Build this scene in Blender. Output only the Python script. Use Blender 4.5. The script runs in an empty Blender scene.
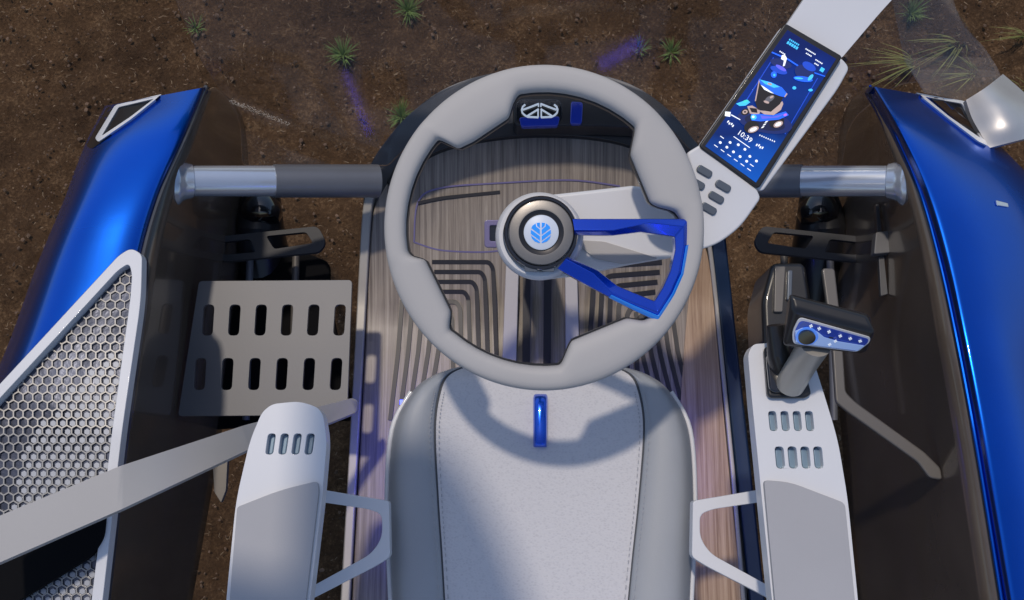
import bpy, bmesh, math, random
from mathutils import Vector, Matrix, noise
random.seed(7)
S = bpy.context.scene
col = S.collection
R = math.radians

# ------------------------------------------------------------------ camera
F = 1000.0
TILT = R(12)
CAM = Vector((-0.045, -0.62, 2.80))
ct, st = math.cos(TILT), math.sin(TILT)
cam_d = bpy.data.cameras.new('camera'); cam = bpy.data.objects.new('camera', cam_d)
col.objects.link(cam); S.camera = cam
cam.location = CAM; cam.rotation_euler = (TILT, 0, 0)
cam_d.sensor_width = 36; cam_d.lens = 36 * F / 1024; cam_d.clip_start = 0.02; cam_d.clip_end = 500

def U(px, py, z):
    """trace a pixel down to the real height z above the ground"""
    x, y = (px - 512) / F, (300 - py) / F
    d = Vector((x, y * ct + st, y * st - ct))
    return CAM + d * ((z - CAM.z) / d.z)
WN = Vector((0, -st, ct))          # normal of the tilted steering wheel plane
def W(px, py, h=0.0):
    """a point of the wheel plane, h metres above it"""
    x, y = (px - 512) / F, (300 - py) / F
    d = Vector((x, y * ct + st, y * st - ct)) * 1.40
    return CAM + d + WN * h
UP = Vector((0, 0, 1))

# ------------------------------------------------------------------ materials
def mat(name, base, rough=0.5, metal=0.0, coat=0.0, bump=None, alpha=None, emis=None, spec=0.5, croug=0.05, var=None, sheen=0):
    m = bpy.data.materials.new(name); m.use_nodes = True
    nt = m.node_tree; b = nt.nodes['Principled BSDF']
    b.inputs['Base Color'].default_value = (*base, 1)
    b.inputs['Roughness'].default_value = rough
    b.inputs['Metallic'].default_value = metal
    b.inputs['Coat Weight'].default_value = coat
    b.inputs['Coat Roughness'].default_value = croug
    b.inputs['Specular IOR Level'].default_value = spec
    b.inputs['Sheen Weight'].default_value = sheen
    if emis:
        b.inputs['Emission Color'].default_value = (*emis[0], 1)
        b.inputs['Emission Strength'].default_value = emis[1]
    if alpha is not None: b.inputs['Alpha'].default_value = alpha
    tc = nt.nodes.new('ShaderNodeTexCoord')
    if var:                                       # (scale, amount) gentle colour variation
        n = nt.nodes.new('ShaderNodeTexNoise'); n.inputs['Scale'].default_value = var[0]; n.inputs['Detail'].default_value = 6
        nt.links.new(tc.outputs['Object'], n.inputs['Vector'])
        r = nt.nodes.new('ShaderNodeValToRGB')
        r.color_ramp.elements[0].position = 0.3; r.color_ramp.elements[1].position = 0.7
        r.color_ramp.elements[0].color = (*[c * (1 - var[1]) for c in base], 1)
        r.color_ramp.elements[1].color = (*[min(1, c * (1 + var[1])) for c in base], 1)
        nt.links.new(n.outputs['Fac'], r.inputs['Fac']); nt.links.new(r.outputs['Color'], b.inputs['Base Color'])
        mr = nt.nodes.new('ShaderNodeMapRange'); mr.inputs['To Min'].default_value = rough * 0.85; mr.inputs['To Max'].default_value = min(1, rough * 1.15)
        nt.links.new(n.outputs['Fac'], mr.inputs['Value']); nt.links.new(mr.outputs['Result'], b.inputs['Roughness'])
    if bump:                                      # (scale, strength, distance)
        n = nt.nodes.new('ShaderNodeTexNoise'); n.inputs['Scale'].default_value = bump[0]; n.inputs['Detail'].default_value = 4
        nt.links.new(tc.outputs['Object'], n.inputs['Vector'])
        bp = nt.nodes.new('ShaderNodeBump'); bp.inputs['Strength'].default_value = bump[1]; bp.inputs['Distance'].default_value = bump[2]
        nt.links.new(n.outputs['Fac'], bp.inputs['Height']); nt.links.new(bp.outputs['Normal'], b.inputs['Normal'])
    return m

M = {}
M['blue'] = mat('blue_paint', (0.000, 0.105, 0.62), 0.27, 0.92, 0.4, var=(3, 0.12))
M['spokeblue'] = mat('spoke_blue', (0.001, 0.060, 0.60), 0.2, 0.75, 1.0)
M['azuretab'] = mat('tab_blue', (0.003, 0.09, 0.70), 0.22, 0.7, 1.0)
M['azure'] = mat('spoke_gleam', (0.004, 0.24, 0.90), 0.3, 0.0, 1.0)  # lighter blue that paints the gleam on the spoke's outer edge
M['bluegloss'] = mat('blue_gloss', (0.006, 0.045, 0.62), 0.22, 0.3, 1.0)
M['white'] = mat('white_shell', (0.68, 0.69, 0.72), 0.42, 0, 0.15, bump=(900, 0.05, 0.001), var=(4, 0.03))
M['wheelgrey'] = mat('wheel_leather', (0.45, 0.435, 0.425), 0.62, 0, 0, bump=(700, 0.12, 0.001), var=(6, 0.03))
M['pad'] = mat('armrest_pad', (0.38, 0.38, 0.40), 0.6, 0, 0, bump=(600, 0.15, 0.001), var=(5, 0.04))
M['bolster'] = mat('bolster_leather', (0.33, 0.35, 0.38), 0.5, 0, 0, bump=(420, 0.2, 0.001), var=(7, 0.05))
M['black'] = mat('black_plastic', (0.012, 0.012, 0.014), 0.35, 0, 0.2, var=(20, 0.2))
M['blackgloss'] = mat('black_gloss', (0.006, 0.006, 0.009), 0.08, 0, 1.0)
M['matte'] = mat('matte_dark', (0.03, 0.031, 0.036), 0.6, var=(9, 0.3))
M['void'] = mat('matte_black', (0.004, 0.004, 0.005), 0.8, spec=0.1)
M['flap'] = mat('satin_flap', (0.62, 0.60, 0.58), 0.45, 0.75, 0.3, var=(9, .12))
M['seam'] = mat('seam', (0.07, 0.075, 0.085), 0.7)
M['gun'] = mat('gunmetal', (0.25, 0.235, 0.22), 0.38, 0.5, 0.1, bump=(500, 0.05, 0.001))
M['ringdark'] = mat('dark_ring', (0.045, 0.043, 0.045), 0.3, 0.6, 0.3)
M['chrome'] = mat('polished_tube', (0.58, 0.64, 0.74), 0.22, 0.55, 0.8, var=(8, 0.06))
M['sleeve'] = mat('grey_sleeve', (0.14, 0.15, 0.175), 0.42, 0.2, 0.2, var=(8, 0.08))
M['plate'] = mat('foot_plate_metal', (0.14, 0.142, 0.152), 0.5, 0.25, 0, bump=(300, 0.08, 0.001), var=(6, 0.12))
M['inner'] = mat('inner_wall', (0.10, 0.078, 0.062), 0.26, 0.0, 0.5, bump=(9, 0.08, 0.01), var=(3, 0.3))
M['rail'] = mat('cream_rail', (0.42, 0.40, 0.36), 0.4, 0.3, 0.2, var=(5, 0.08))
M['greyrail'] = mat('grey_rail', (0.14, 0.13, 0.12), 0.42, 0.3, 0.1)
M['bodydark'] = mat('body_dark', (0.075, 0.077, 0.085), 0.4, 0.2, 0.4, var=(5, 0.2))
M['bodynavy'] = mat('body_navy', (0.012, 0.03, 0.075), 0.3, 0.2, 0.6)
M['hex'] = mat('hex_mesh', (0.36, 0.35, 0.33), 0.4, 0.4, 0.3)
M['hexstud'] = mat('hex_stud', (0.36, 0.38, 0.42), 0.4, 0.3, 0.1)
M['hexback'] = mat('hex_backing', (0.07, 0.08, 0.115), 0.3, 0.5, 0.3, bump=(30, 0.2, 0.01), var=(10, 0.4))
M['slot'] = mat('slot_blue', (0.20, 0.30, 0.40), 0.3, 0.2, 0.5)
M['slotdark'] = mat('button_grey', (0.10, 0.12, 0.15), 0.35, 0.3, 0.3)
M['groove'] = mat('groove_inlay', (0.012, 0.012, 0.018), 0.45)
M['violet'] = mat('violet_frame_reflection', (0.17, 0.15, 0.30), 0.35, 0.2, 0.4, )  # indicator frame colour, also used for the painted reflection lines on the hood
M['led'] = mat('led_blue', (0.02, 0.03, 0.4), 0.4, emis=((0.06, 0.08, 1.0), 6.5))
M['emblemwhite'] = mat('emblem_white', (0.75, 0.78, 0.84), 0.4, emis=((0.8, 0.9, 1.0), 0.35))
M['emblemblue'] = mat('emblem_blue', (0.02, 0.26, 0.78), 0.3, emis=((0.01, 0.25, 0.9), 0.35))
M['badgewhite'] = mat('badge_white', (0.55, 0.60, 0.70), 0.4, emis=((0.8, 0.9, 1.0), 0.10))

def fabric():
    m = mat('seat_fabric', (0.50, 0.50, 0.55), 0.85, 0, 0, sheen=0.2)
    nt = m.node_tree; b = nt.nodes['Principled BSDF']
    tc = nt.nodes.new('ShaderNodeTexCoord')
    v = nt.nodes.new('ShaderNodeTexVoronoi'); v.inputs['Scale'].default_value = 330
    mp = nt.nodes.new('ShaderNodeMapping'); mp.inputs['Scale'].default_value = (0.6, 1, 1)
    n = nt.nodes.new('ShaderNodeTexNoise'); n.inputs['Scale'].default_value = 160; n.inputs['Detail'].default_value = 4
    nt.links.new(tc.outputs['Object'], mp.inputs['Vector'])
    nt.links.new(mp.outputs['Vector'], v.inputs['Vector']); nt.links.new(mp.outputs['Vector'], n.inputs['Vector'])
    a = nt.nodes.new('ShaderNodeMath'); a.operation = 'ADD'
    nt.links.new(v.outputs['Distance'], a.inputs[0]); nt.links.new(n.outputs['Fac'], a.inputs[1])
    r = nt.nodes.new('ShaderNodeValToRGB')
    r.color_ramp.elements[0].position = 0.45; r.color_ramp.elements[0].color = (0.52, 0.515, 0.54, 1)
    r.color_ramp.elements[1].position = 1.3 if False else 1.0; r.color_ramp.elements[1].color = (0.60, 0.595, 0.615, 1)
    nt.links.new(a.outputs[0], r.inputs['Fac']); nt.links.new(r.outputs['Color'], b.inputs['Base Color'])
    bp = nt.nodes.new('ShaderNodeBump'); bp.inputs['Strength'].default_value = 0.35; bp.inputs['Distance'].default_value = 0.0012
    nt.links.new(a.outputs[0], bp.inputs['Height']); nt.links.new(bp.outputs['Normal'], b.inputs['Normal'])
    return m
M['fabric'] = fabric()

def wood(name, c1, c2, c3):
    m = mat(name, c1, 0.38, 0, 0.25)
    nt = m.node_tree; b = nt.nodes['Principled BSDF']
    tc = nt.nodes.new('ShaderNodeTexCoord')
    mp = nt.nodes.new('ShaderNodeMapping'); mp.inputs['Scale'].default_value = (70, 1.3, 1.3)
    nt.links.new(tc.outputs['Object'], mp.inputs['Vector'])
    n = nt.nodes.new('ShaderNodeTexNoise'); n.inputs['Scale'].default_value = 2.2; n.inputs['Detail'].default_value = 9; n.inputs['Roughness'].default_value = 0.72
    n.inputs['Distortion'].default_value = 0.5
    nt.links.new(mp.outputs['Vector'], n.inputs['Vector'])
    r = nt.nodes.new('ShaderNodeValToRGB')
    e = r.color_ramp.elements; e[0].position = 0.36; e[0].color = (*c1, 1); e[1].position = 0.66; e[1].color = (*c3, 1)
    x = e.new(0.5); x.color = (*c2, 1)
    nt.links.new(n.outputs['Fac'], r.inputs['Fac']); nt.links.new(r.outputs['Color'], b.inputs['Base Color'])
    bp = nt.nodes.new('ShaderNodeBump'); bp.inputs['Strength'].default_value = 0.15; bp.inputs['Distance'].default_value = 0.003
    nt.links.new(n.outputs['Fac'], bp.inputs['Height']); nt.links.new(bp.outputs['Normal'], b.inputs['Normal'])
    return m
M['wood'] = wood('weathered_wood', (0.12, 0.10, 0.085), (0.225, 0.19, 0.158), (0.35, 0.31, 0.26))
M['woodwarm'] = wood('warm_wood', (0.22, 0.13, 0.072), (0.37, 0.245, 0.15), (0.50, 0.36, 0.235))

def soil():
    m = bpy.data.materials.new('brown_soil'); m.use_nodes = True
    nt = m.node_tree; b = nt.nodes['Principled BSDF']; b.inputs['Roughness'].default_value = 0.95
    b.inputs['Specular IOR Level'].default_value = 0.2
    tc = nt.nodes.new('ShaderNodeTexCoord')
    def ns(scale, det, rg=0.6):
        n = nt.nodes.new('ShaderNodeTexNoise'); n.inputs['Scale'].default_value = scale; n.inputs['Detail'].default_value = det
        n.inputs['Roughness'].default_value = rg; nt.links.new(tc.outputs['Object'], n.inputs['Vector']); return n
    big, mid, fine = ns(2.2, 4), ns(14, 8, 0.75), ns(120, 5, 0.7)
    r = nt.nodes.new('ShaderNodeValToRGB'); e = r.color_ramp.elements
    e[0].position = 0.33; e[0].color = (0.042, 0.024, 0.013, 1); e[1].position = 0.72; e[1].color = (0.30, 0.195, 0.115, 1)
    x = e.new(0.52); x.color = (0.100, 0.058, 0.032, 1)
    mx = nt.nodes.new('ShaderNodeMath'); mx.operation = 'MULTIPLY_ADD'; mx.inputs[1].default_value = 0.5
    h = nt.nodes.new('ShaderNodeMath'); h.operation = 'MULTIPLY'; h.inputs[1].default_value = 0.5
    nt.links.new(mid.outputs['Fac'], h.inputs[0])
    nt.links.new(fine.outputs['Fac'], mx.inputs[0]); nt.links.new(h.outputs[0], mx.inputs[2])
    nt.links.new(mx.outputs[0], r.inputs['Fac'])
    mc = nt.nodes.new('ShaderNodeMixRGB'); mc.blend_type = 'MULTIPLY'; mc.inputs['Fac'].default_value = 0.7
    r2 = nt.nodes.new('ShaderNodeValToRGB'); r2.color_ramp.elements[0].position = 0.3; r2.color_ramp.elements[0].color = (0.38, 0.34, 0.30, 1)
    r2.color_ramp.elements[1].position = 0.65; r2.color_ramp.elements[1].color = (1.25, 1.18, 1.0, 1)
    nt.links.new(big.outputs['Fac'], r2.inputs['Fac'])
    nt.links.new(r.outputs['Color'], mc.inputs['Color1']); nt.links.new(r2.outputs['Color'], mc.inputs['Color2'])
    nt.links.new(mc.outputs['Color'], b.inputs['Base Color'])
    bp = nt.nodes.new('ShaderNodeBump'); bp.inputs['Strength'].default_value = 1.0; bp.inputs['Distance'].default_value = 0.02
    nt.links.new(mx.outputs[0], bp.inputs['Height']); nt.links.new(bp.outputs['Normal'], b.inputs['Normal'])
    return m
M['soil'] = soil()
M['clod'] = mat('clod', (0.13, 0.085, 0.058), 0.95, spec=0.2, var=(25, 0.7))
M['straw'] = mat('straw', (0.19, 0.135, 0.085), 0.8, spec=0.2, var=(5, 0.4))
M['grassg'] = mat('grass_green', (0.13, 0.19, 0.045), 0.6, var=(12, 0.4))
M['grassy'] = mat('grass_yellow', (0.22, 0.22, 0.06), 0.6, var=(12, 0.35))

# ------------------------------------------------------------------ object helpers
WL = {}
def link(name, bm, m, parent=None, bevel=0.0, seg=3, smooth=True, loc=None, recalc=True):
    if recalc: bmesh.ops.recalc_face_normals(bm, faces=bm.faces)
    vs = [v.co for v in bm.verts]
    c = Vector([(min(v[i] for v in vs) + max(v[i] for v in vs)) / 2 for i in range(3)])
    bmesh.ops.translate(bm, verts=bm.verts, vec=-c)
    me = bpy.data.meshes.new(name); bm.to_mesh(me); bm.free()
    me.materials.append(m)
    o = bpy.data.objects.new(name, me); col.objects.link(o)
    if smooth:
        for p in me.polygons: p.use_smooth = True
        me.set_sharp_from_angle(angle=R(38))
    WL[o] = c
    o.location = c - (WL[parent] if parent else Vector())
    if parent: o.parent = parent
    if bevel:
        b = o.modifiers.new('bevel', 'BEVEL'); b.width = bevel; b.segments = seg; b.limit_method = 'ANGLE'; b.angle_limit = R(40)
        b.harden_normals = True
    return o
def thing(name, label, cat, loc, group=None):
    o = bpy.data.objects.new(name, None); col.objects.link(o); o.empty_display_size = 0.1
    o.location = loc; WL[o] = Vector(loc); o['label'] = label; o['category'] = cat
    if group: o['group'] = group
    return o
def tag(o, label, cat, group=None):
    o['label'] = label; o['category'] = cat
    if group: o['group'] = group
    return o

def rnd(pts, r=6, n=5):
    """round the corners of a traced outline; a point may carry its own radius last"""
    out = []; k = len(pts); dim = 2
    for i in range(k):
        p = Vector(pts[i][:2]); a = Vector(pts[i - 1][:2]); b = Vector(pts[(i + 1) % k][:2])
        rr = pts[i][2] if len(pts[i]) > 2 else r
        da, db = (a - p), (b - p)
        q = min(rr, da.length * 0.45, db.length * 0.45)
        if q < 0.2: out.append((p.x, p.y)); continue
        s, e = p + da.normalized() * q, p + db.normalized() * q
        for j in range(n + 1):
            t = j / n; v = s * (1 - t) ** 2 + p * 2 * t * (1 - t) + e * t * t
            out.append((v.x, v.y))
    return out
def spline(pts, n=6, closed=False):
    out = []; k = len(pts); P = [Vector(p) for p in pts]
    for i in range(k if closed else k - 1):
        p0 = P[(i - 1) % k] if closed or i > 0 else P[i]; p1 = P[i]; p2 = P[(i + 1) % k]
        p3 = P[(i + 2) % k] if closed or i + 2 < k else p2
        for j in range(n):
            t = j / n
            out.append(tuple(0.5 * ((2 * p1) + (p2 - p0) * t + (2 * p0 - 5 * p1 + 4 * p2 - p3) * t * t + (3 * p1 - p0 - 3 * p2 + p3) * t ** 3)))
    if not closed: out.append(tuple(P[-1]))
    return out
def prism_bm(loops, th, up=UP, bm=None):
    """loops of 3D points (first outer, the rest holes) closed into a slab th thick below them"""
    bm = bm or bmesh.new(); edges = []; tops = []
    for lp in loops:
        vs = [bm.verts.new(p) for p in lp]; tops.append(vs)
        for i in range(len(vs)): edges.append(bm.edges.new((vs[i - 1], vs[i])))
    g = bmesh.ops.triangle_fill(bm, use_beauty=True, use_dissolve=False, edges=edges)
    faces = [f for f in g['geom'] if isinstance(f, bmesh.types.BMFace)]
    tv = {v: bm.verts.new(v.co - up * th) for vs in tops for v in vs}
    for f in faces: bm.faces.new([tv[v] for v in reversed(f.verts)])
    for vs in tops:
        for i in range(len(vs)):
            bm.faces.new((vs[i - 1], vs[i], tv[vs[i]], tv[vs[i - 1]]))
    bmesh.ops.recalc_face_normals(bm, faces=bm.faces)
    inner = [e for e in bm.edges if len(e.link_faces) == 2 and e.link_faces[0].normal.dot(e.link_faces[1].normal) > 0.9999]
    bmesh.ops.dissolve_limit(bm, angle_limit=R(0.5), verts=bm.verts, edges=inner)
    return bm
def slab(name, pts, z, th, m, parent=None, holes=(), r=0, bevel=0.004, seg=3, fn=None, up=UP):
    fn = fn or U
    zf = z if callable(z) else (lambda x, y: z)
    L = []
    for lp in (pts, *holes):
        q = rnd(lp, r) if r else [p[:2] for p in lp]
        L.append([fn(x, y, zf(x, y)) for x, y in q])
    return link(name, prism_bm(L, th, up), m, parent, bevel, seg)
def drape(name, pts, f, th, m, parent, holes=()):
    """a thin trim that follows the curved shell below it"""
    bm = bmesh.new(); edges = []
    for lp in (pts, *holes):
        vs = [bm.verts.new((x, y, 0)) for x, y in lp]
        edges += [bm.edges.new((vs[i - 1], vs[i])) for i in range(len(vs))]
    bmesh.ops.triangle_fill(bm, use_beauty=True, use_dissolve=False, edges=edges)
    bmesh.ops.subdivide_edges(bm, edges=[e for e in bm.edges if e.calc_length() > 3], cuts=4, use_grid_fill=True)
    bmesh.ops.triangulate(bm, faces=bm.faces)
    for v in bm.verts: v.co = U(v.co.x, v.co.y, f(v.co.x, v.co.y))
    fs = list(bm.faces); bd = [e for e in bm.edges if len(e.link_faces) == 1]
    low = {v: bm.verts.new(v.co - UP * th) for v in list(bm.verts)}
    for e in bd: bm.faces.new((e.verts[0], e.verts[1], low[e.verts[1]], low[e.verts[0]]))
    for g in fs: bm.faces.new([low[v] for v in reversed(g.verts)])
    return link(name, bm, m, parent)
def loft(name, rows, m, parent=None, skirt=0.0, nu=6, nv=6, fn=None, up=UP, smoothing=True):
    """rows of (px, py, z) control points, splined both ways"""
    fn = fn or U
    R1 = [spline(r, nu) for r in rows]
    cols = [spline([r[i] for r in R1], nv) for i in range(len(R1[0]))]
    nr, nc = len(cols[0]), len(cols)
    bm = bmesh.new()
    V = [[bm.verts.new(fn(*cols[c][r])) for c in range(nc)] for r in range(nr)]
    for r in range(nr - 1):
        for c in range(nc - 1): bm.faces.new((V[r][c], V[r][c + 1], V[r + 1][c + 1], V[r + 1][c]))
    if skirt:
        ring = [V[0][c] for c in range(nc)] + [V[r][-1] for r in range(1, nr)] + [V[-1][c] for c in range(nc - 2, -1, -1)] + [V[r][0] for r in range(nr - 2, 0, -1)]
        low = [bm.verts.new(v.co - up * skirt) for v in ring]
        for i in range(len(ring)): bm.faces.new((ring[i - 1], ring[i], low[i], low[i - 1]))
    return link(name, bm, m, parent)
def tube_bm(path, rad, seg=16, cap=True, bm=None, squash=1.0):
    bm = bm or bmesh.new(); P = [Vector(p) for p in path]; rings = []
    rads = rad if isinstance(rad, (list, tuple)) else [rad] * len(P)
    for i, p in enumerate(P):
        t = (P[min(i + 1, len(P) - 1)] - P[max(i - 1, 0)]).normalized()
        a = t.cross(UP) if abs(t.z) < 0.95 else t.cross(Vector((0, 1, 0))); a.normalize(); b = a.cross(t).normalized()
        rings.append([bm.verts.new(p + (a * math.cos(2 * math.pi * k / seg) + b * squash * math.sin(2 * math.pi * k / seg)) * rads[i]) for k in range(seg)])
    for i in range(len(rings) - 1):
        for k in range(seg): bm.faces.new((rings[i][k - 1], rings[i][k], rings[i + 1][k], rings[i + 1][k - 1]))
    if cap: bm.faces.new(rings[0]); bm.faces.new(rings[-1])
    return bm
def lathe_bm(center, axis, prof, seg=64, bm=None):
    """prof: (radius, height along axis)"""
    bm = bm or bmesh.new(); axis = axis.normalized()
    a = axis.cross(Vector((0, 1, 0.01))).normalized(); b = axis.cross(a).normalized(); rings = []
    for r, h in prof:
        if r < 1e-6: rings.append([bm.verts.new(center + axis * h)])
        else: rings.append([bm.verts.new(center + axis * h + (a * math.cos(2 * math.pi * k / seg) + b * math.sin(2 * math.pi * k / seg)) * r) for k in range(seg)])
    for i in range(len(rings) - 1):
        A, B = rings[i], rings[i + 1]
        for k in range(seg):
            if len(A) == 1 and len(B) == 1: continue
            if len(A) == 1: bm.faces.new((A[0], B[k], B[k - 1]))
            elif len(B) == 1: bm.faces.new((A[k - 1], A[k], B[0]))
            else: bm.faces.new((A[k - 1], A[k], B[k], B[k - 1]))
    return bm
def strip_pts(path, w):
    """outline of a band w pixels wide along a pixel path"""
    P = [Vector(p) for p in path]; L, Rr = [], []
    for i, p in enumerate(P):
        t = (P[min(i + 1, len(P) - 1)] - P[max(i - 1, 0)]).normalized(); n = Vector((-t.y, t.x))
        ww = w if not isinstance(w, (list, tuple)) else w[0] + (w[1] - w[0]) * i / (len(P) - 1)
        L.append(tuple(p + n * ww / 2)); Rr.append(tuple(p - n * ww / 2))
    return L + Rr[::-1]

# ------------------------------------------------------------------ ground
def ground():
    def axis(lo, hi, step, far):
        a = []; x = lo
        while x < hi: a.append(x); x += step
        a.append(hi); d = step
        l = [lo]; r = [hi]
        while r[-1] < far: d *= 1.5; r.append(r[-1] + d); l.append(l[-1] - d)
        return l[:0:-1] + a + r[1:]
    X, Y = axis(-1.9, 1.8, 0.014, 60), axis(-1.1, 1.6, 0.014, 60)
    bm = bmesh.new(); V = []
    for y in Y:
        row = []
        for x in X:
            z = 0
            if -3 < x < 3 and -3 < y < 3:
                p = Vector((x, y, 0))
                z = 0.035 * noise.noise(p * 2.3) + 0.020 * noise.noise(p * 9) + 0.008 * noise.turbulence(p * 45, 4, False) - 0.006
            row.append(bm.verts.new((x, y, z)))
        V.append(row)
    for j in range(len(Y) - 1):
        for i in range(len(X) - 1): bm.faces.new((V[j][i], V[j][i + 1], V[j + 1][i + 1], V[j + 1][i]))
    o = link('ground', bm, M['soil']); o['kind'] = 'structure'
    return o
ground()
def gz(x, y):
    p = Vector((x, y, 0)); return 0.035 * noise.noise(p * 2.3) + 0.020 * noise.noise(p * 9) + 0.008
tb_ = bmesh.new(); bmesh.ops.create_icosphere(tb_, subdivisions=1, radius=1); TV = [v.co.copy() for v in tb_.verts]; TF = [[v.index for v in f.verts] for f in tb_.faces]; tb_.free()
vv, ff = [], []
for i in range(7500):
    x, y = random.uniform(-1.8, 1.8), random.uniform(-1.0, 1.6); r = random.choice((1, 1, 1, 1.8)) * random.uniform(0.0014, 0.0045)
    mx_ = Matrix.Translation((x, y, gz(x, y))) @ Matrix.Rotation(random.uniform(0, 6), 4, 'Z') @ Matrix.Diagonal((r, r * random.uniform(0.6, 1), r * random.uniform(0.4, 0.8), 1)); n0 = len(vv)
    vv += [mx_ @ (c * random.uniform(0.75, 1.2)) for c in TV]; ff += [[a + n0 for a in f] for f in TF]
me_ = bpy.data.meshes.new('t'); me_.from_pydata(vv, [], ff); bm = bmesh.new(); bm.from_mesh(me_); bpy.data.meshes.remove(me_)
o = link('soil_clods', bm, M['clod'], smooth=False); o['kind'] = 'stuff'; tag(o, 'small brown clods and pebbles strewn over the bare soil', 'clods')
bm = bmesh.new()
for i in range(5200):
    x, y = random.uniform(-1.8, 1.8), random.uniform(-1.0, 1.6)
    z = gz(x, y) + random.uniform(0.002, 0.012); a = random.uniform(0, 6.28); L = random.uniform(0.005, 0.020) * random.choice((0.6, 1, 1)); w = random.uniform(0.0006, 0.0014)
    d = Vector((math.cos(a), math.sin(a), random.uniform(-0.2, 0.2))) * L; n = Vector((-d.y, d.x, 0)).normalized() * w; k = n.normalized() * random.uniform(-.25, .25) * L
    p = Vector((x, y, z)); vs = [bm.verts.new(q) for q in (p - n, p + n, p + d / 2 + k + n, p + d + n * .3, p + d / 2 + k - n)]
    bm.faces.new(vs)
o = link('straw_litter', bm, M['straw'], smooth=False, recalc=False); o['kind'] = 'stuff'; tag(o, 'fine dry straw and root bits lying on the brown soil', 'straw')

def tuft(px, py, n, h, spread, name, label, m, lean=(0, 0), grp='grass tufts on the soil', w=0.0024):
    c = U(px, py, 0.0); c.z = gz(c.x, c.y) - 0.005
    bm = bmesh.new()
    for i in range(n):
        a = random.uniform(0, 6.283); rr = random.uniform(0, 0.018)
        b = c + Vector((math.cos(a) * rr, math.sin(a) * rr, 0)); out = Vector((math.cos(a), math.sin(a), 0)) * spread * random.uniform(0.3, 1) + Vector((lean[0], lean[1], 0)) * random.uniform(0.5, 1.1)
        hh = h * random.uniform(0.5, 1); s = Vector((-out.y, out.x, 0)).normalized() * w * random.uniform(0.6, 1.2)
        prev = None
        for k in range(5):
            t = k / 4; p = b + out * t ** 1.5 + Vector((0, 0, hh * (t - 0.35 * t * t))); ww = s * (1 - t * 0.92)
            cur = (bm.verts.new(p - ww), bm.verts.new(p + ww))
            if prev: bm.faces.new((prev[0], prev[1], cur[1], cur[0]))
            prev = cur
    o = link(name, bm, m, recalc=False); tag(o, label, 'grass', grp)
T = [(408, 12, 60, .09, .055, 'small green grass tuft at the top, straight above the steering wheel rim left half'),
     (343, 55, 55, .08, .05, 'small green grass tuft with a dark shadow, upper left of the steering wheel'),
     (402, 118, 50, .08, .045, 'small yellow green grass tuft touching the left top of the steering wheel rim'),
     (196, 28, 22, .05, .035, 'faint sparse grass tuft nearest the top left corner above the left fender'),
     (672, 52, 28, .06, .045, 'small sparse green tuft between the steering wheel and the touch screen'),
     (912, 12, 45, .09, .05, 'green grass tuft at the top edge right of the white screen arm'),
     (640, 48, 16, .06, .03, 'tiny thin tuft beside the sparse tuft left of the touch screen')]
for x, y, n, h, s, l in T: tuft(x, y, int(n * 1.5), h, s, 'grass_tuft', l, M['grassg'])
T = [(912, 66, 26, .17, .08, (-.17, -.06), 'yellow green grass clump leaning left above the right fender tip'),
     (956, 46, 24, .17, .09, (-.14, -.09), 'long bladed grass clump right of the leaning clump, above the right fender'),
     (972, 74, 20, .12, .07, (-.10, -.01), 'short yellow grass clump close above the white flap of the right fender'),
     (1020, 40, 16, .16, .03, (-.13, -.03), 'sparse long blades reaching in from the right picture edge'),
     (1022, 92, 14, .14, .03, (-.12, -.02), 'sparse long blades low at the right picture edge beside the white flap')]
for x, y, n, h, s, ln, l in T: tuft(x, y, n, h, s, 'grass_clump', l, M['grassy'], ln, 'long grass clumps near the right fender')

# ------------------------------------------------------------------ cab platform
pf = thing('cab_platform', 'long wooden cab floor with black inlaid lines and cream side trims under the steering wheel', 'floor', U(545, 400, 0.62))
zp = lambda x, y: 0.80 + 0.12 * max(0, min(1, (300 - y) / 200))
# body below, wood deck, nose
body = spline([(338, 640), (346, 500), (356, 330), (362, 220), (368, 172), (385, 142), (412, 112), (450, 86), (500, 72), (560, 70), (620, 80), (662, 104), (690, 135), (706, 160), (716, 215), (727, 330), (738, 450), (750, 640)], 5)
slab('body', body, lambda x, y: zp(x, y) - 0.02, 0.30, M['bodydark'], pf, bevel=0.02, seg=5)
deck = spline([(350, 638), (357, 500), (365, 350), (371, 230), (380, 195), (405, 165), (450, 146), (530, 136), (610, 141), (660, 158), (690, 190), (706, 250), (716, 350), (728, 450), (738, 560), (744, 638)], 6)
slab('deck', deck, zp, 0.05, M['wood'], pf, bevel=0.004)
slab('deck_border', spline([(668, 640), (676, 500), (682, 380), (690, 290), (700, 246), (709, 262), (718, 350), (727, 450), (738, 560), (744, 640)], 5), lambda x, y: zp(x, y) + 0.004, 0.02, M['woodwarm'], pf, bevel=0.001)
slab('side_trim', strip_pts(spline([(343, 640), (351, 500), (360, 330), (366, 220), (371, 190)], 6), 9), lambda x, y: zp(x, y) + 0.010, 0.04, M['rail'], pf, bevel=0.003)
slab('side_trim', strip_pts(spline([(705, 215), (713, 270), (723, 370), (733, 470), (747, 640)], 6), 4.5), lambda x, y: zp(x, y) + 0.006, 0.04, M['rail'], pf, bevel=0.003)
slab('side_skirt', strip_pts(spline([(716, 215), (725, 300), (736, 400), (747, 500), (762, 640)], 6), 16), lambda x, y: zp(x, y) - 0.006, 0.25, M['bodynavy'], pf, bevel=0.006)
slab('front_band', strip_pts(spline([(392, 186), (410, 160), (452, 139), (530, 128), (610, 133), (662, 153), (688, 184)], 8), 15), lambda x, y: zp(x, y) + 0.012, 0.02, M['black'], pf, bevel=0.004)  # black band along the front edge of the wood hood
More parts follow.
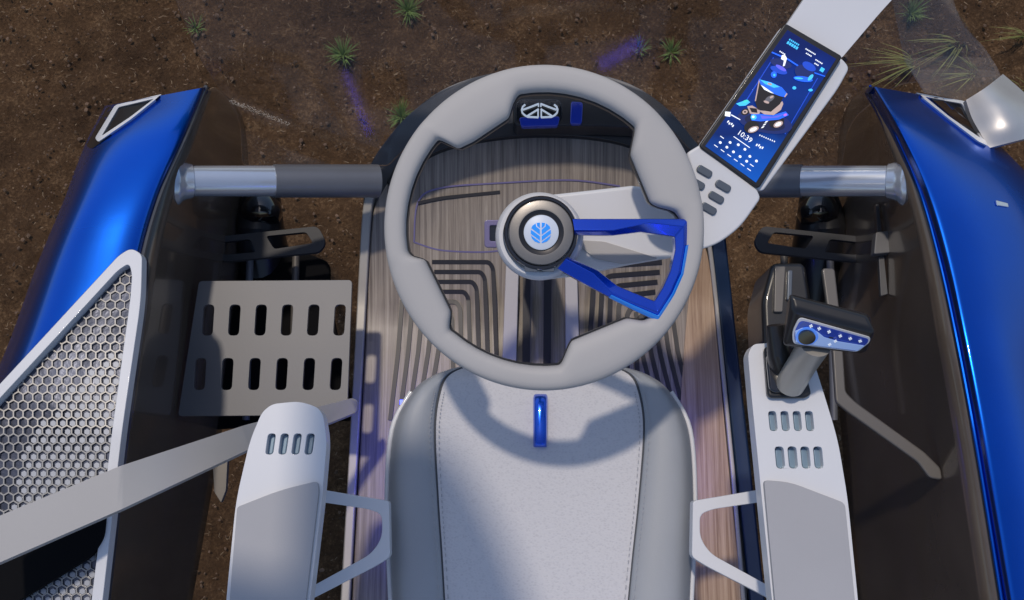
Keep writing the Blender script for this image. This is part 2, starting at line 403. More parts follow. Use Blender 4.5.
# inlaid lines
def line(pts, w=4, mm='groove', dz=0.0035, r=6):
    P = [pts[0]]
    q = rnd([(p[0], p[1], r) for p in pts], r, 5)
    # open path: keep ends straight
    body_ = []
    for i in range(1, len(pts) - 1):
        p, a, b = Vector(pts[i]), Vector(pts[i - 1]), Vector(pts[i + 1])
        qn = min(r, (a - p).length * .45, (b - p).length * .45); s, e = p + (a - p).normalized() * qn, p + (b - p).normalized() * qn
        for j in range(6):
            t = j / 5; v = s * (1 - t) ** 2 + p * 2 * t * (1 - t) + e * t * t; body_.append((v.x, v.y))
    path = [pts[0]] + body_ + [pts[-1]]
    return slab('inlay_line', strip_pts(path, w), lambda x, y: zp(x, y) + dz, 0.004, M[mm], pf, bevel=0.0)
for k in range(6):
    d = k * 11
    line([(432 + d * .2, 262 + d * .9), (489 - d * .75, 262 + d * .9), (493 - d * .75, 268 + d * .9), (497 - d * .8, 372)], 4.2)
    line([(662 - d * .2, 262 + d * .9), (600 + d * .75, 266 + d * .9), (594 + d * .75, 274 + d * .9), (588 + d * .9, 372)], 4.6)
for k in range(5):
    line([(402 + k * 10, 300 + k * 6), (398 + k * 10, 352), (390 + k * 9, 420)], 4.2)
    line([(672 - k * 9, 312), (678 - k * 9, 352), (690 - k * 9, 400)], 4.2)
for x in (527, 548): line([(x, 262), (x - 1, 372)], 7.5)
slab('floor_rail', [(506, 262), (519, 262), (516, 372), (502, 372)], lambda x, y: zp(x, y) + 0.012, 0.012, M['wheelgrey'], pf, bevel=0.002)
slab('floor_rail', [(565, 262), (577, 262), (580, 372), (566, 372)], lambda x, y: zp(x, y) + 0.012, 0.012, M['wheelgrey'], pf, bevel=0.002)
line([(418, 203), (440, 198), (500, 192)], 3.2, r=20)
slab('hood_reflection', strip_pts(spline([(414, 242), (418, 202), (440, 188), (500, 183), (570, 180), (620, 186)], 8), 1.5), lambda x, y: zp(x, y) + 0.003, 0.003, M['violet'], pf, bevel=0)  # violet reflection outline on the hood, drawn as a thin coloured strip
slab('hood_reflection', strip_pts(spline([(414, 242), (440, 250), (480, 252), (505, 250)], 8), 1.5), lambda x, y: zp(x, y) + 0.003, 0.003, M['violet'], pf, bevel=0)  # lower part of the same painted reflection outline

# front badge console on the platform nose
bc = thing('badge_console', 'black glossy console at the platform nose with a white oval emblem and blue glass block', 'console', U(572, 112, 0.92))
slab('housing', rnd([(512, 92), (600, 90), (640, 106), (650, 128), (600, 126), (514, 126)], 6), 0.975, 0.05, M['black'], bc, bevel=0.006)
def zE(x, y): return 0.981
slab('emblem_backing', rnd([(516, 99), (562, 99), (562, 122), (516, 122)], 8), 0.979, 0.004, M['blackgloss'], bc, bevel=0.001)
slab('glass_block', rnd([(519, 117), (560, 116), (558, 126), (521, 127)], 3), 0.982, 0.012, mat('blue_glass_block', (0.01, 0.03, 0.35), 0.1, 0, 1, emis=((0.01, 0.06, 0.8), 0.04)), bc, bevel=0.002)
slab('glass_block', rnd([(571, 101), (583, 102), (582, 124), (570, 124)], 3), 0.982, 0.012, bpy.data.materials['blue_glass_block'], bc, bevel=0.002)
bm = bmesh.new()
def pen(bm, path, w, z=0.984, fn=U, up=UP):
    prism_bm([[fn(x, y, z) for x, y in strip_pts(path, w)]], 0.002, up, bm)
def arcp(cx, cy, rx, ry, a0, a1, n=14): return [(cx + rx * math.cos(R(a0 + (a1 - a0) * i / n)), cy - ry * math.sin(R(a0 + (a1 - a0) * i / n))) for i in range(n + 1)]
for s in (-1, 1):
    X = lambda d: 539.7 + s * d
    pen(bm, [(X(14.5), 104.3), (X(17), 106.6), (X(18), 109.5), (X(17.4), 112.6), (X(15), 115), (X(12), 116.7), (X(1.3), 117.2)], 1.7)
    pen(bm, [(X(1), 103.6), (X(8), 106.4), (X(16.7), 109.6)], 1.7)
    pen(bm, [(X(1), 108.8), (X(12), 115.6)], 1.6); pen(bm, [(X(1.6), 110.2), (X(1.6), 117)], 1.5); pen(bm, [(X(1.2), 103.2), (X(1.2), 106.6)], 1.3)
link('emblem', bm, M['emblemwhite'], bc, smooth=False)

# ------------------------------------------------------------------ cross tubes between platform and fenders
for side, xs, lab in ((-1, (172, 274, 378), 'polished round crossbar joining the left fender to the platform'), (1, (908, 802, 708), 'polished round crossbar running under the screen to the right fender')):
    ends = [(xs[0], 1.13), (xs[1], 1.06), (xs[2], 0.99)]
    pt = lambda i: U(ends[i][0], 181, ends[i][1])
    t = thing('crossbar', lab, 'crossbar', U(xs[1], 181, 1.02), 'crossbars between platform and fenders')
    def tb(i, j, k):
        path = [pt(i).lerp(pt(j), q / 8) for q in range(9)]
        return tube_bm(path, [k * (CAM.z - p.z) * .001 for p in path], 40)
    link('tube', tb(0, 1, 16.2), M['chrome'], t); link('sleeve', tb(1, 2, 17.4), M['sleeve'], t)
    ax = (pt(1) - pt(0)).normalized()
    link('flange', lathe_bm(pt(0) + ax * .006, ax, [(0.0, -0.03), (0.043, -0.03), (0.044, 0.0), (0.042, 0.005), (0.036, 0.010), (0.033, 0.017), (0.030, 0.028), (0.027, 0.030), (0.0, 0.030)], 48), M['chrome'], t)

# ------------------------------------------------------------------ fenders
from mathutils.bvhtree import BVHTree
def surf(o):
    """height of a shell under a traced pixel"""
    t = BVHTree.FromPolygons([v.co + WL[o] for v in o.data.vertices], [tuple(p.vertices) for p in o.data.polygons])
    def f(px, py):
        x, y = (px - 512) / F, (300 - py) / F
        h = t.ray_cast(CAM, Vector((x, y * ct + st, y * st - ct)).normalized())
        return h[0].z if h[0] is not None and h[0].z > 0.85 else fz(px, py) - .08
    return f
def ramp(y, ks):
    if y <= ks[0][0]: return ks[0][1]
    for (a, b), (c, d) in zip(ks, ks[1:]):
        if y <= c: return b + (d - b) * (y - a) / (c - a)
    return ks[-1][1]
zk = [(88, 1.12), (135, 1.195), (195, 1.24), (260, 1.262), (340, 1.285), (430, 1.295), (620, 1.28)]
fz = lambda x, y: ramp(y, zk)
lf = thing('left_fender', 'glossy blue fender with a triangular silver hexagon grille on its top, at the left edge', 'fender', U(60, 400, 0.6), 'blue fenders either side')
lf.name = 'fender'
Lr = [((105, 106), (206, 87)), ((84, 147), (187, 132)), ((64, 200), (161, 190)), ((37, 265), (143, 250)), ((8, 345), (128, 335)), ((-28, 430), (113, 425)), ((-62, 520), (99, 520)), ((-95, 640), (84, 640))]
rows = []
for (ax, ay), (bx, by) in Lr:
    z = fz(0, (ay + by) / 2); r = []
    for u, dz in ((0, -.15), (.04, -.08), (.13, -.022), (.35, 0), (.7, -.002), (.94, -.016), (1, -.04)):
        r.append((ax + (bx - ax) * u, ay + (by - ay) * u, z + dz))
    rows.append(r)
lshell = loft('shell', rows, M['blue'], lf, skirt=0.03, nu=5, nv=5); ls = surf(lshell)
def wall(name, top, bot, m, parent, ztop, zbot, th=0.02):
    a = spline(top, 5); b = spline(bot, 5); bm = bmesh.new(); NR = 12
    V = []
    for (x0, y0), (x1, y1) in zip(a, b):
        p, q = U(x0, y0, ztop(x0, y0) if callable(ztop) else ztop), U(x1, y1, zbot)
        V.append([bm.verts.new(p.lerp(q, k / NR)) for k in range(NR + 1)])
    for i in range(len(V) - 1):
        for k in range(NR): bm.faces.new((V[i][k], V[i + 1][k], V[i + 1][k + 1], V[i][k + 1]))
    o = link(name, bm, m, parent)
    s = o.modifiers.new('solid', 'SOLIDIFY'); s.thickness = th; s.offset = 0
    return o
wall('inner_panel', [(206, 89), (187, 133), (161, 191), (144, 251), (130, 335), (115, 425), (102, 520), (88, 640)],
     [(212, 90), (238, 118), (245, 190), (240, 260), (230, 335), (218, 425), (202, 520), (180, 640)], M['inner'], lf, lambda x, y: fz(x, y) - 0.04, 0.66)
# dark rim line along the inner edge
link('edge_trim', tube_bm([U(x, y, fz(x, y) - 0.03) for x, y in spline([(206, 87), (188, 132), (162, 190), (144, 250), (129, 335), (114, 425), (100, 520), (86, 640)], 6)], 0.0045, 8), M['bodydark'], lf)
# head lamp notch
drape('lamp_glass', rnd([(107, 107, 3), (161, 95, 2), (128, 121, 2), (92, 149, 3), (86, 146, 3)], 2), lambda x, y: ls(x, y) + .004, 0.012, M['black'], lf)
drape('lamp_frame', rnd([(115, 105, 3), (162, 94, 2), (131, 119, 2), (98, 142, 3), (95, 138, 2)], 2), lambda x, y: ls(x, y) + .010, 0.008, M['white'], lf, holes=[rnd([(118.5, 107, 2), (154, 98.6, 1), (130, 117, 2), (101.5, 136, 2)], 1)])
# grille
gzf = lambda x, y: fz(x, y) + 0.012
fo = rnd([(-70, 458), (0, 384, 30), (60, 319, 30), (119, 255, 8), (131, 248, 8), (142, 254, 8), (141, 300, 20), (122, 430, 20), (98, 640)], 6, 6)
fi = rnd([(-50, 452), (0, 398, 20), (60, 333, 20), (118, 270, 7), (129, 263, 5), (132, 275, 5), (130, 300, 20), (112, 430, 20), (88, 628), (-60, 628)], 5, 5)
fo_full = fo + [(-90, 640)]
bd = [(x, y) for x, y in fo_full]
slab('grille_backing', fo_full, lambda x, y: gzf(x, y) + 0.001, 0.03, M['hexback'], lf, bevel=0)
slab('grille_frame', fo_full, lambda x, y: gzf(x, y) + 0.020, 0.022, M['white'], lf, holes=[fi], bevel=0.003)
def inside(p, poly):
    x, y = p; c = False
    for i in range(len(poly)):
        (x1, y1), (x2, y2) = poly[i - 1], poly[i]
        if (y1 > y) != (y2 > y) and x < (x2 - x1) * (y - y1) / (y2 - y1) + x1: c = not c
    return c
CELLS = []
def hexmesh(name, s, wfrac, dz, th, m, rot=0, ok=None):
    bm = bmesh.new()
    H = s * math.sqrt(3)
    for j in range(0, 60):
        for i in range(-6, 30):
            cx = -40 + i * H + (H / 2 if j % 2 else 0) ; cy = 246 + j * s * 1.5
            if not inside((cx, cy), fi) or (ok and not ok(cx, cy)): continue
            CELLS.append((cx, cy))
            a, b = [], []
            for k in range(6):
                an = R(60 * k + 30)
                a.append((cx + s * 1.0 * math.cos(an), cy + s * 1.0 * math.sin(an))); b.append((cx + s * wfrac * math.cos(an), cy + s * wfrac * math.sin(an)))
            A = [bm.verts.new(U(x, y, gzf(x, y) + dz)) for x, y in a]; B = [bm.verts.new(U(x, y, gzf(x, y) + dz)) for x, y in b]
            C = [bm.verts.new(v.co - UP * th) for v in B]
            for k in range(6):
                bm.faces.new((A[k - 1], A[k], B[k], B[k - 1])); bm.faces.new((B[k - 1], B[k], C[k], C[k - 1]))
    bmesh.ops.remove_doubles(bm, verts=bm.verts, dist=0.0001)
    return link(name, bm, m, lf, smooth=False)
g = hexmesh('grille_mesh', 5.6, 0.87, 0.0045, 0.002, M['hex'])
bm = bmesh.new(); edge = [(-60, 640), (0, 560), (9, 507), (28, 437), (70, 390), (128, 335), (160, 300)]
for cx, cy in CELLS:
    if cx < -20 or cy < ramp(cx, [(0, 560), (9, 507), (28, 437), (70, 390), (128, 335)]): continue
    prism_bm([[U(cx + 1 + 3.1 * math.cos(R(60 * k + 30)), cy + 1 + 3.1 * math.sin(R(60 * k + 30)), gzf(cx, cy) + .004) for k in range(6)]], .002, UP, bm)
o = link('grille_stud_layer', bm, M['hexstud'], lf, smooth=False); o['kind'] = 'stuff'
intake = rnd([(-40, 585, 3), (20, 552, 10), (106, 515, 4), (104, 538, 8), (92, 556, 14), (40, 588, 14), (0, 612, 6), (-40, 625, 3)], 4)
slab('intake_opening', intake, lambda x, y: gzf(x, y) + 0.024, 0.012, M['void'], lf, bevel=0.003)

rf = thing('fender', 'dark blue glossy fender with plain top and white flap at its tip, right edge', 'fender', U(1000, 350, 0.6), 'blue fenders either side')
RK = (.35, .5, .75, .9, 1, 1, 1, 1)
Rr_ = [((870, 86), (940, 98)), ((893, 128), (1000, 146)), ((920, 190), (1050, 205)), ((941, 262), (1075, 280)), ((958, 340), (1085, 370)), ((975, 430), (1100, 450)), ((990, 520), (1120, 530)), ((1010, 640), (1140, 640))]
rows = []
for (ax, ay), (bx, by) in Rr_:
    z = fz(0, (ay + by) / 2); r = []
    for u, dz in ((0, -.035), (.04, -.010), (.10, 0), (.35, -.02), (.7, -0.075), (.9, -.125), (1, -.17)):
        r.append((ax + (bx - ax) * u, ay + (by - ay) * u, z + dz * (RK[len(rows)] if u > .3 else 1)))
    rows.append(r)
rshell = loft('shell', rows, M['blue'], rf, skirt=0.03, nu=5, nv=5); rs = surf(rshell)
wall('inner_panel', [(872, 88), (893, 130), (920, 192), (940, 263), (956, 341), (973, 431), (988, 521), (1007, 640)],
     [(867, 90), (847, 118), (840, 190), (838, 262), (836, 340), (846, 431), (852, 521), (862, 640)], M['inner'], rf, lambda x, y: fz(x, y) - 0.04, 0.66)
link('edge_trim', tube_bm([U(x, y, fz(x, y) - 0.03) for x, y in spline([(870, 86), (893, 129), (920, 191), (940, 262), (957, 340), (974, 430), (989, 520), (1008, 640)], 6)], 0.0030, 8), M['blue'], rf)
drape('lamp_glass', rnd([(928, 96, 1), (966, 103, 2), (983, 143, 3), (974, 136, 3)], 1), lambda x, y: rs(x, y) + .004, 0.012, M['blackgloss'], rf)
drape('lamp_frame', rnd([(916, 92.5, 1), (945, 98, 1), (966, 101, 4), (988, 146, 2), (978, 141, 2), (948, 118, 2)], 2), lambda x, y: rs(x, y) + .010, 0.008, M['white'], rf, holes=[rnd([(925, 96.5, 1), (945, 100.5, 1), (962.5, 103.5, 3), (980.5, 138, 2), (949, 116.2, 2)], 1)])
loft('flap', [[(966, 100, 1.12), (985, 88, 1.13), (1003, 74, 1.10)], [(972, 118, 1.13), (1000, 104, 1.15), (1028, 96, 1.12)], [(981, 134, 1.14), (1010, 124, 1.16), (1045, 116, 1.13)], [(989, 148, 1.14), (1020, 140, 1.15), (1060, 130, 1.12)]], M['flap'], rf, skirt=0.012)
slab('side_marker', rnd([(996, 200), (1008, 203), (1009, 207), (997, 205)], 1), lambda x, y: rs(x, y) + 0.004, 0.01, M['chrome'], rf, bevel=0.001)

# ------------------------------------------------------------------ foot plate
def pill(cx, cy, w, h, sk=0): 
    return rnd([(cx - w / 2 + sk, cy - h / 2), (cx + w / 2 + sk, cy - h / 2), (cx + w / 2 - sk, cy + h / 2), (cx - w / 2 - sk, cy + h / 2)], w * .42, 4)
holes = [pill(208 + k * 26.3, 320, 11, 31, 1) for k in range(6)] + [pill(200 + k * 27.2, 374, 11, 32, 1) for k in range(6)]
fp = slab('step_plate', rnd([(199, 281), (352, 280), (347, 415), (178, 416)], 4), 1.0, 0.008, M['plate'], None, holes=holes, bevel=0.0015)
tag(fp, 'flat grey metal step plate with two rows of six oblong slots beside the platform', 'step plate')

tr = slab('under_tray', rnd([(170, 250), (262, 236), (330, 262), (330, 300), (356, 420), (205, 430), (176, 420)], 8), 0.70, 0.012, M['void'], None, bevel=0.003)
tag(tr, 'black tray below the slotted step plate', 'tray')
# ------------------------------------------------------------------ suspension under the tubes
def suspension(mir, lab):
    X = (lambda x: x) if not mir else (lambda x: 1080 - x)
    t = thing('suspension_unit', lab, 'suspension', U(X(250), 260, 0.4), 'black suspension units behind the crossbars')
    link('strut', tube_bm([U(X(262), 196, 0.72), U(X(258), 225, 0.72), U(X(262), 262, 0.66), U(X(266), 300, 0.6)], [0.04, 0.055, 0.062, 0.05], 24), M['black'], t)
    link('joint', lathe_bm(U(X(262), 212, 0.75), Vector((0, -1, 0.2)), [(0, -.02), (.038, -.02), (.044, 0), (.038, .02), (.02, .03), (0, .03)], 32), M['blackgloss'], t)
    slab('bracket', rnd([(X(205), 238), (X(318), 226), (X(326), 242), (X(320), 252), (X(222), 262)], 6), 0.82, 0.012, M['matte'], t,
         holes=[rnd([(X(214), 243), (X(250), 239), (X(256), 252), (X(224), 255)], 3), rnd([(X(266), 236), (X(306), 232), (X(313), 243), (X(274), 249)], 3)], bevel=0.003)
    slab('bolt_plate', rnd([(X(174), 256), (X(196), 252), (X(192), 300), (X(172), 298)], 4), 0.78, 0.05, M['black'], t, bevel=0.004)
    for k, (a, b) in enumerate(((250, 246), (296, 290))):
        link('link_bar', tube_bm([U(X(a), 255, 0.74), U(X(a - 2), 330, 0.72), U(X(b), 420, 0.70)], 0.008, 12), M['greyrail'] if k else M['sleeve'], t)
    return t
suspension(False, 'black suspension unit behind the slotted step plate on the left')
suspension(True, 'black suspension unit behind the joystick on the right')
# angled rail on the right inner side
r_ = slab('angled_rail', rnd([(822, 268), (835, 268), (842, 330), (846, 392), (856, 402), (925, 452), (941, 468), (943, 480), (930, 478), (918, 462), (848, 412), (836, 402), (832, 340)], 4), 1.14, 0.010, M['greyrail'], None, bevel=0.003)
tag(r_, 'thin grey rail bent towards the right fender below the joystick', 'rail')
bk = thing('hanging_bracket', 'small brown metal bracket hooked on the right inner wall under the crossbar', 'bracket', U(885, 240, 0.9))
slab('plate', rnd([(876, 232), (893, 230), (896, 252), (874, 254)], 2), 1.02, 0.02, M['plate'], bk, bevel=0.002)
slab('stem', rnd([(876, 204), (879, 204), (888, 294), (881, 296)], 1), 1.0, 0.01, M['bodydark'], bk, bevel=0.001)

# ------------------------------------------------------------------ long diagonal bar left
P0, P1 = (-40, 552), (358, 403)
db = thing('door_bar', 'long flat light grey bar slanting from the left grille up to the wooden floor', 'bar', U(160, 480, 0.97))
up_l = [(-40, 532), (120, 466), (245, 425), (352, 398), (357, 400), (357, 412), (330, 423), (252, 448), (120, 510), (-40, 580)]
slab('bar', rnd(up_l, 4), lambda x, y: ramp(x, [(-40, 1.46), (130, 1.395), (235, 1.25), (357, 0.99)]), 0.02, M['wheelgrey'], db, bevel=0.004)
slab('foot', rnd([(212, 455), (228, 452), (226, 490), (221, 503), (214, 492)], 2), 1.02, 0.012, M['greyrail'], db, bevel=0.002)

# ------------------------------------------------------------------ seat
seat = thing('seat', 'wide light grey fabric seat cushion with darker side bolsters and blue front tab', 'seat', U(540, 520, 0.85))
zc = 1.13
def seatrow(y, xs, zs): return [(x, y, z) for x, z in zip(xs, zs)]
yv = [(366, .0), (384, .0), (420, 0), (470, 0), (540, 0), (650, 0)]
xl = {364: 470, 374: 436, 392: 412, 430: 393, 500: 388, 560: 390, 650: 394}
sl = {364: 474, 374: 450, 392: 440, 430: 435, 500: 438, 560: 442, 650: 447}
rows_c, rows_l, rows_r = [], [], []
ys = (364, 374, 392, 430, 500, 560, 650)
for y in ys:
    dz = {364: -.06, 374: -.018, 392: -.004}.get(y, 0)
    a, s = xl[y], sl[y]; s2, b = 1080 - s - 1, 1080 - a + 2
    if y > 450: s2 -= (y - 450) * .04
    f = 0.5 if y > 374 else 0.2
    rows_c.append([(s + 1, y, zc + dz + .006), (s + 8, y, zc + dz + .004), (s + (s2 - s) * .25, y, zc + dz - .004), ((s + s2) / 2, y, zc + dz - .008), (s + (s2 - s) * .75, y, zc + dz - .004), (s2 - 8, y, zc + dz + .004), (s2 - 1, y, zc + dz + .006)])
    rows_l.append([(a, y, zc + dz - .045), (a + 2, y, zc + dz - .012), (a + (s - a) * .22, y, zc + dz + .018 * f * 2), (a + (s - a) * .6, y, zc + dz + .022 * f * 2), (s - 3, y, zc + dz + .012), (s, y, zc + dz - .004)])
    rows_r.append([(b, y, zc + dz - .045), (b - 2, y, zc + dz - .012), (b - (b - s2) * .22, y, zc + dz + .018 * f * 2), (b - (b - s2) * .6, y, zc + dz + .022 * f * 2), (s2 + 3, y, zc + dz + .012), (s2, y, zc + dz - .004)])
loft('cushion', rows_c, M['fabric'], seat, skirt=0.10)
loft('bolster', rows_l, M['bolster'], seat, skirt=0.10)
loft('bolster', rows_r, M['bolster'], seat, skirt=0.10)
for sgn in (0, 1):
    path = [((sl[y] if not sgn else (1080 - sl[y] - 1 - (max(0, y - 450) * .04))), y, zc + {364: -.06, 374: -.018, 392: -.004}.get(y, 0) + .004) for y in ys]
    link('seam', tube_bm([U(*p) for p in spline(path, 6)], 0.0022, 8), M['seam'], seat)
    path = [((xl[y] - 1 if not sgn else 1080 - xl[y] + 3), y, zc + {364: -.06, 374: -.018, 392: -.004}.get(y, 0) - .03) for y in ys[2:]]
    link('side_rail', tube_bm([U(*p) for p in spline(path, 6)], 0.0045, 10), M['white'], seat)
for sgn in (0, 1):
    bm = bmesh.new()
    for off in (4, -5):
        pts_ = spline([((sl[y] + off if not sgn else (1080 - sl[y] - 1 - off - (max(0, y - 450) * .04))), y, zc + {374: -.012, 392: 0}.get(y, .004) + (.004 if off > 0 else .014)) for y in ys[2:]], 22)
        for i in range(0, len(pts_) - 1, 2): tube_bm([U(*pts_[i]), U(*pts_[i + 1])], .0007, 5, bm=bm)
    link('stitching', bm, M['pad'], seat)
loft('front_tab', [[(533, y, 1.128 + d - .004), (535, y, 1.134 + d), (540.5, y, 1.137 + d), (546, y, 1.134 + d), (548 - (y - 394) * .02, y, 1.128 + d - .004)] for y, d in ((394, -.016), (398, -.004), (406, .002), (420, .004), (436, .003), (444, 0), (447, -.006))], M['azuretab'], seat, skirt=0.02)

# ------------------------------------------------------------------ armrests
def brackets(t, mir):
    X = (lambda x: x) if not mir else (lambda x: 1082 - x)
    z = 1.20
    out = rnd([(X(300), 486, 2), (X(389), 501, 3), (X(390), 557, 4), (X(376), 566, 8), (X(300), 605, 2), (X(300), 593, 1), (X(371), 554, 12), (X(382), 538, 10), (X(382), 514, 7), (X(368), 509, 5), (X(300), 499, 2)], 4, 5)
    slab('bracket', out, z, 0.028, M['white'], t, bevel=0.006, seg=4)
lab_l = 'left armrest with four slots in its white front and a long grey pad'
la = thing('armrest', lab_l, 'armrest', U(278, 520, 1.15), 'armrests of the seat')
brackets(la, False)
Lshell = [(272, 404, 10), (300, 401, 12), (322, 409, 10), (327, 440, 12), (322, 500, 20), (310, 600, 5), (306, 650, 1), (222, 650, 1), (228, 580, 20), (236, 500, 20), (250, 440, 16), (262, 412, 10)]
Lh = [pill(270.5 + k * 13, 444, 8, 21, 1.5) for k in range(4)]
slab('shell', rnd(Lshell, 8, 7), 1.36, 0.032, M['white'], la, holes=Lh, bevel=0.011, seg=6)
slab('pad', rnd([(237, 507, 3), (280, 490, 20), (317, 481, 5), (319, 490, 4), (306, 600, 4), (302, 650, 1), (226, 650, 1), (231, 580, 10)], 4), 1.368, 0.012, M['pad'], la, bevel=0.004, seg=4)
for k in range(4): slab('slot_insert', pill(270.5 + k * 13, 444.5, 7.5, 20, 1.5), 1.346, 0.01, M['slot'], la, bevel=0.002)
lab_r = 'right armrest with eight slots in two rows and the joystick mounted on its front'
ra = thing('armrest', lab_r, 'armrest', U(805, 520, 1.15), 'armrests of the seat')
brackets(ra, True)
Rshell = [(753, 344, 6), (790, 342, 10), (812, 356, 10), (826, 400, 20), (838, 440, 20), (848, 500, 20), (858, 600, 10), (862, 650, 1), (778, 650, 1), (772, 600, 10), (762, 500, 20), (752, 400, 10), (748, 354, 6)]
Rp = [(773 + k * 12.2, 421, 8, 20, -1) for k in range(4)] + [(780 + k * 12.8, 457.5, 9, 22, -1) for k in range(4)]
slab('shell', rnd(Rshell, 8, 7), 1.36, 0.032, M['white'], ra, holes=[pill(*p) for p in Rp], bevel=0.011, seg=6)
slab('pad', rnd([(764, 480, 5), (790, 482, 20), (845, 503, 5), (855, 600, 5), (859, 650, 1), (781, 650, 1), (775, 600, 6)], 4), 1.368, 0.012, M['pad'], ra, bevel=0.004, seg=4)
for p in Rp: slab('slot_insert', pill(p[0], p[1] + .5, p[2] - .5, p[3] - 1, p[4]), 1.346, 0.01, M['slot'], ra, bevel=0.002)

# ------------------------------------------------------------------ joystick
js = thing('joystick', 'black joystick with a blue lit button panel and grey stalk on the right armrest', 'joystick', U(792, 390, 1.36))
slab('base', rnd([(764, 346), (800, 346), (812, 394), (806, 398), (768, 398)], 6), 1.372, 0.012, M['black'], js, bevel=0.004)
slab('boot_rim', rnd([(766, 352), (796, 350), (806, 390), (770, 393)], 8), 1.380, 0.008, M['blackgloss'], js, bevel=0.003)
a, b = U(790, 384, 1.375), U(815, 343, 1.47)
link('stalk', tube_bm([a, a.lerp(b, .5), b], [0.021, 0.020, 0.022], 32), M['rail'], js)
link('boot', tube_bm([U(783, 372, 1.36), U(779, 350, 1.40), U(776, 325, 1.41)], [0.022, 0.017, 0.013], 24), M['black'], js)
# head wedge box whose rear face carries the panel
fr = [(789, 345), (796, 317), (873, 330), (876, 334), (862, 350), (858, 351)]
hd = bmesh.new()
top = [U(788, 297, 1.53), U(868, 318, 1.53), U(876, 331, 1.525), U(796, 311, 1.525)]
pan = [U(787, 343, 1.485), U(793, 313, 1.520), U(876, 330, 1.520), U(862, 351, 1.485)]
bot = [U(783, 338, 1.455), U(789, 298, 1.47), U(866, 320, 1.47), U(860, 346, 1.455)]
v = [hd.verts.new(p) for p in (U(782, 346, 1.48), U(866, 354, 1.48), U(878, 332, 1.525), U(793, 309, 1.525), U(788, 293, 1.525), U(868, 314, 1.525), U(782, 343, 1.43), U(862, 350, 1.43), U(788, 298, 1.43), U(866, 318, 1.43))]
for f in ((0, 1, 2, 3), (3, 2, 5, 4), (0, 6, 7, 1), (1, 7, 9, 5, 2), (0, 3, 4, 8, 6), (4, 5, 9, 8), (6, 8, 9, 7)): hd.faces.new([v[i] for i in f])
link('head', hd, M['black'], js, bevel=0.007, seg=4)
A, B, C_, D = U(782, 346, 1.48), U(866, 354, 1.48), U(878, 332, 1.525), U(793, 309, 1.525)
pn = (B - A).cross(D - A).normalized()
if pn.z < 0: pn = -pn
def PP(u, v_, h=0.0):
    return A.lerp(B, u).lerp(D.lerp(C_, u), v_) + pn * h
uvr = lambda pts: [(x / 78, y / 30) for x, y in rnd([(a * 78, b * 30) for a, b in pts], 4)]
panb = lambda pts, h: [PP(x, y, h) for x, y in pts]
M['jpanel'] = mat('joystick_panel', (0.01, 0.03, 0.22), 0.15, 0.2, 1, emis=((0.02, 0.08, 0.6), 0.25))
link('panel_bezel', prism_bm([panb(uvr([(.11, .13), (.88, .10), (.955, .55), (.945, .76), (.09, .86), (.06, .45)]), .003)], .002, pn), M['white'], js)
link('panel', prism_bm([panb(uvr([(.125, .18), (.87, .15), (.935, .55), (.925, .70), (.105, .80), (.08, .45)]), .004)], .002, pn), M['jpanel'], js)
def disc(cu, cv, ru, rv, n=24): return [(cu + ru * math.cos(6.2832 * i / n), cv + rv * math.sin(6.2832 * i / n)) for i in range(n)]
link('panel_swoosh', prism_bm([panb([(.085, .5), (.15, .62), (.24, .66), (.34, .60), (.43, .48), (.6, .42), (.91, .42), (.86, .19), (.35, .19), (.13, .21)], .0052)], .001, pn), mat('panel_pale', (.35, .5, .8), .2, 0, 1, emis=((.3, .45, .9), .25)), js)  # pale swoosh shape over the lower half of the panel
link('thumb_dial', prism_bm([panb(disc(.23, .42, .10, .20), .009)], .006, pn), M['blackgloss'], js, bevel=0.001)
link('dial_ring', prism_bm([panb(disc(.235, .42, .13, .25), .0055)], .002, pn), mat('dial_ring_blue', (.05, .15, .6), .2, 0, 1, emis=((.1, .3, 1), .5)), js)
for cu, cv in ((.24, .73), (.34, .71), (.46, .68), (.6, .62), (.72, .60), (.84, .58), (.57, .42), (.52, .28)):
    bm = prism_bm([panb([(cu - .02, cv - .015), (cu + .02, cv - .015), (cu + .02, cv + .015), (cu - .02, cv + .015)], .0058)], .001, pn)
    prism_bm([panb([(cu - .007, cv - .05), (cu + .007, cv - .05), (cu + .007, cv + .05), (cu - .007, cv + .05)], .0059)], .001, pn, bm)
    link('button_mark', bm, M['emblemwhite'], js, smooth=False)
# linkage box in front of joystick
lk = thing('lever_housing', 'black lever housing with grey side straps standing just in front of the joystick', 'housing', U(790, 300, 1.0))
slab('housing', rnd([(772, 262), (806, 262), (812, 300), (806, 345), (764, 346), (762, 300)], 8), 1.12, 0.12, M['black'], lk, bevel=0.012)
slab('strap', rnd([(775, 266), (786, 266), (783, 312), (774, 312)], 2), 1.128, 0.01, M['greyrail'], lk, bevel=0.002)
slab('strap', rnd([(788, 270), (793, 270), (792, 300), (787, 300)], 2), 1.128, 0.01, M['slotdark'], lk, bevel=0.002)

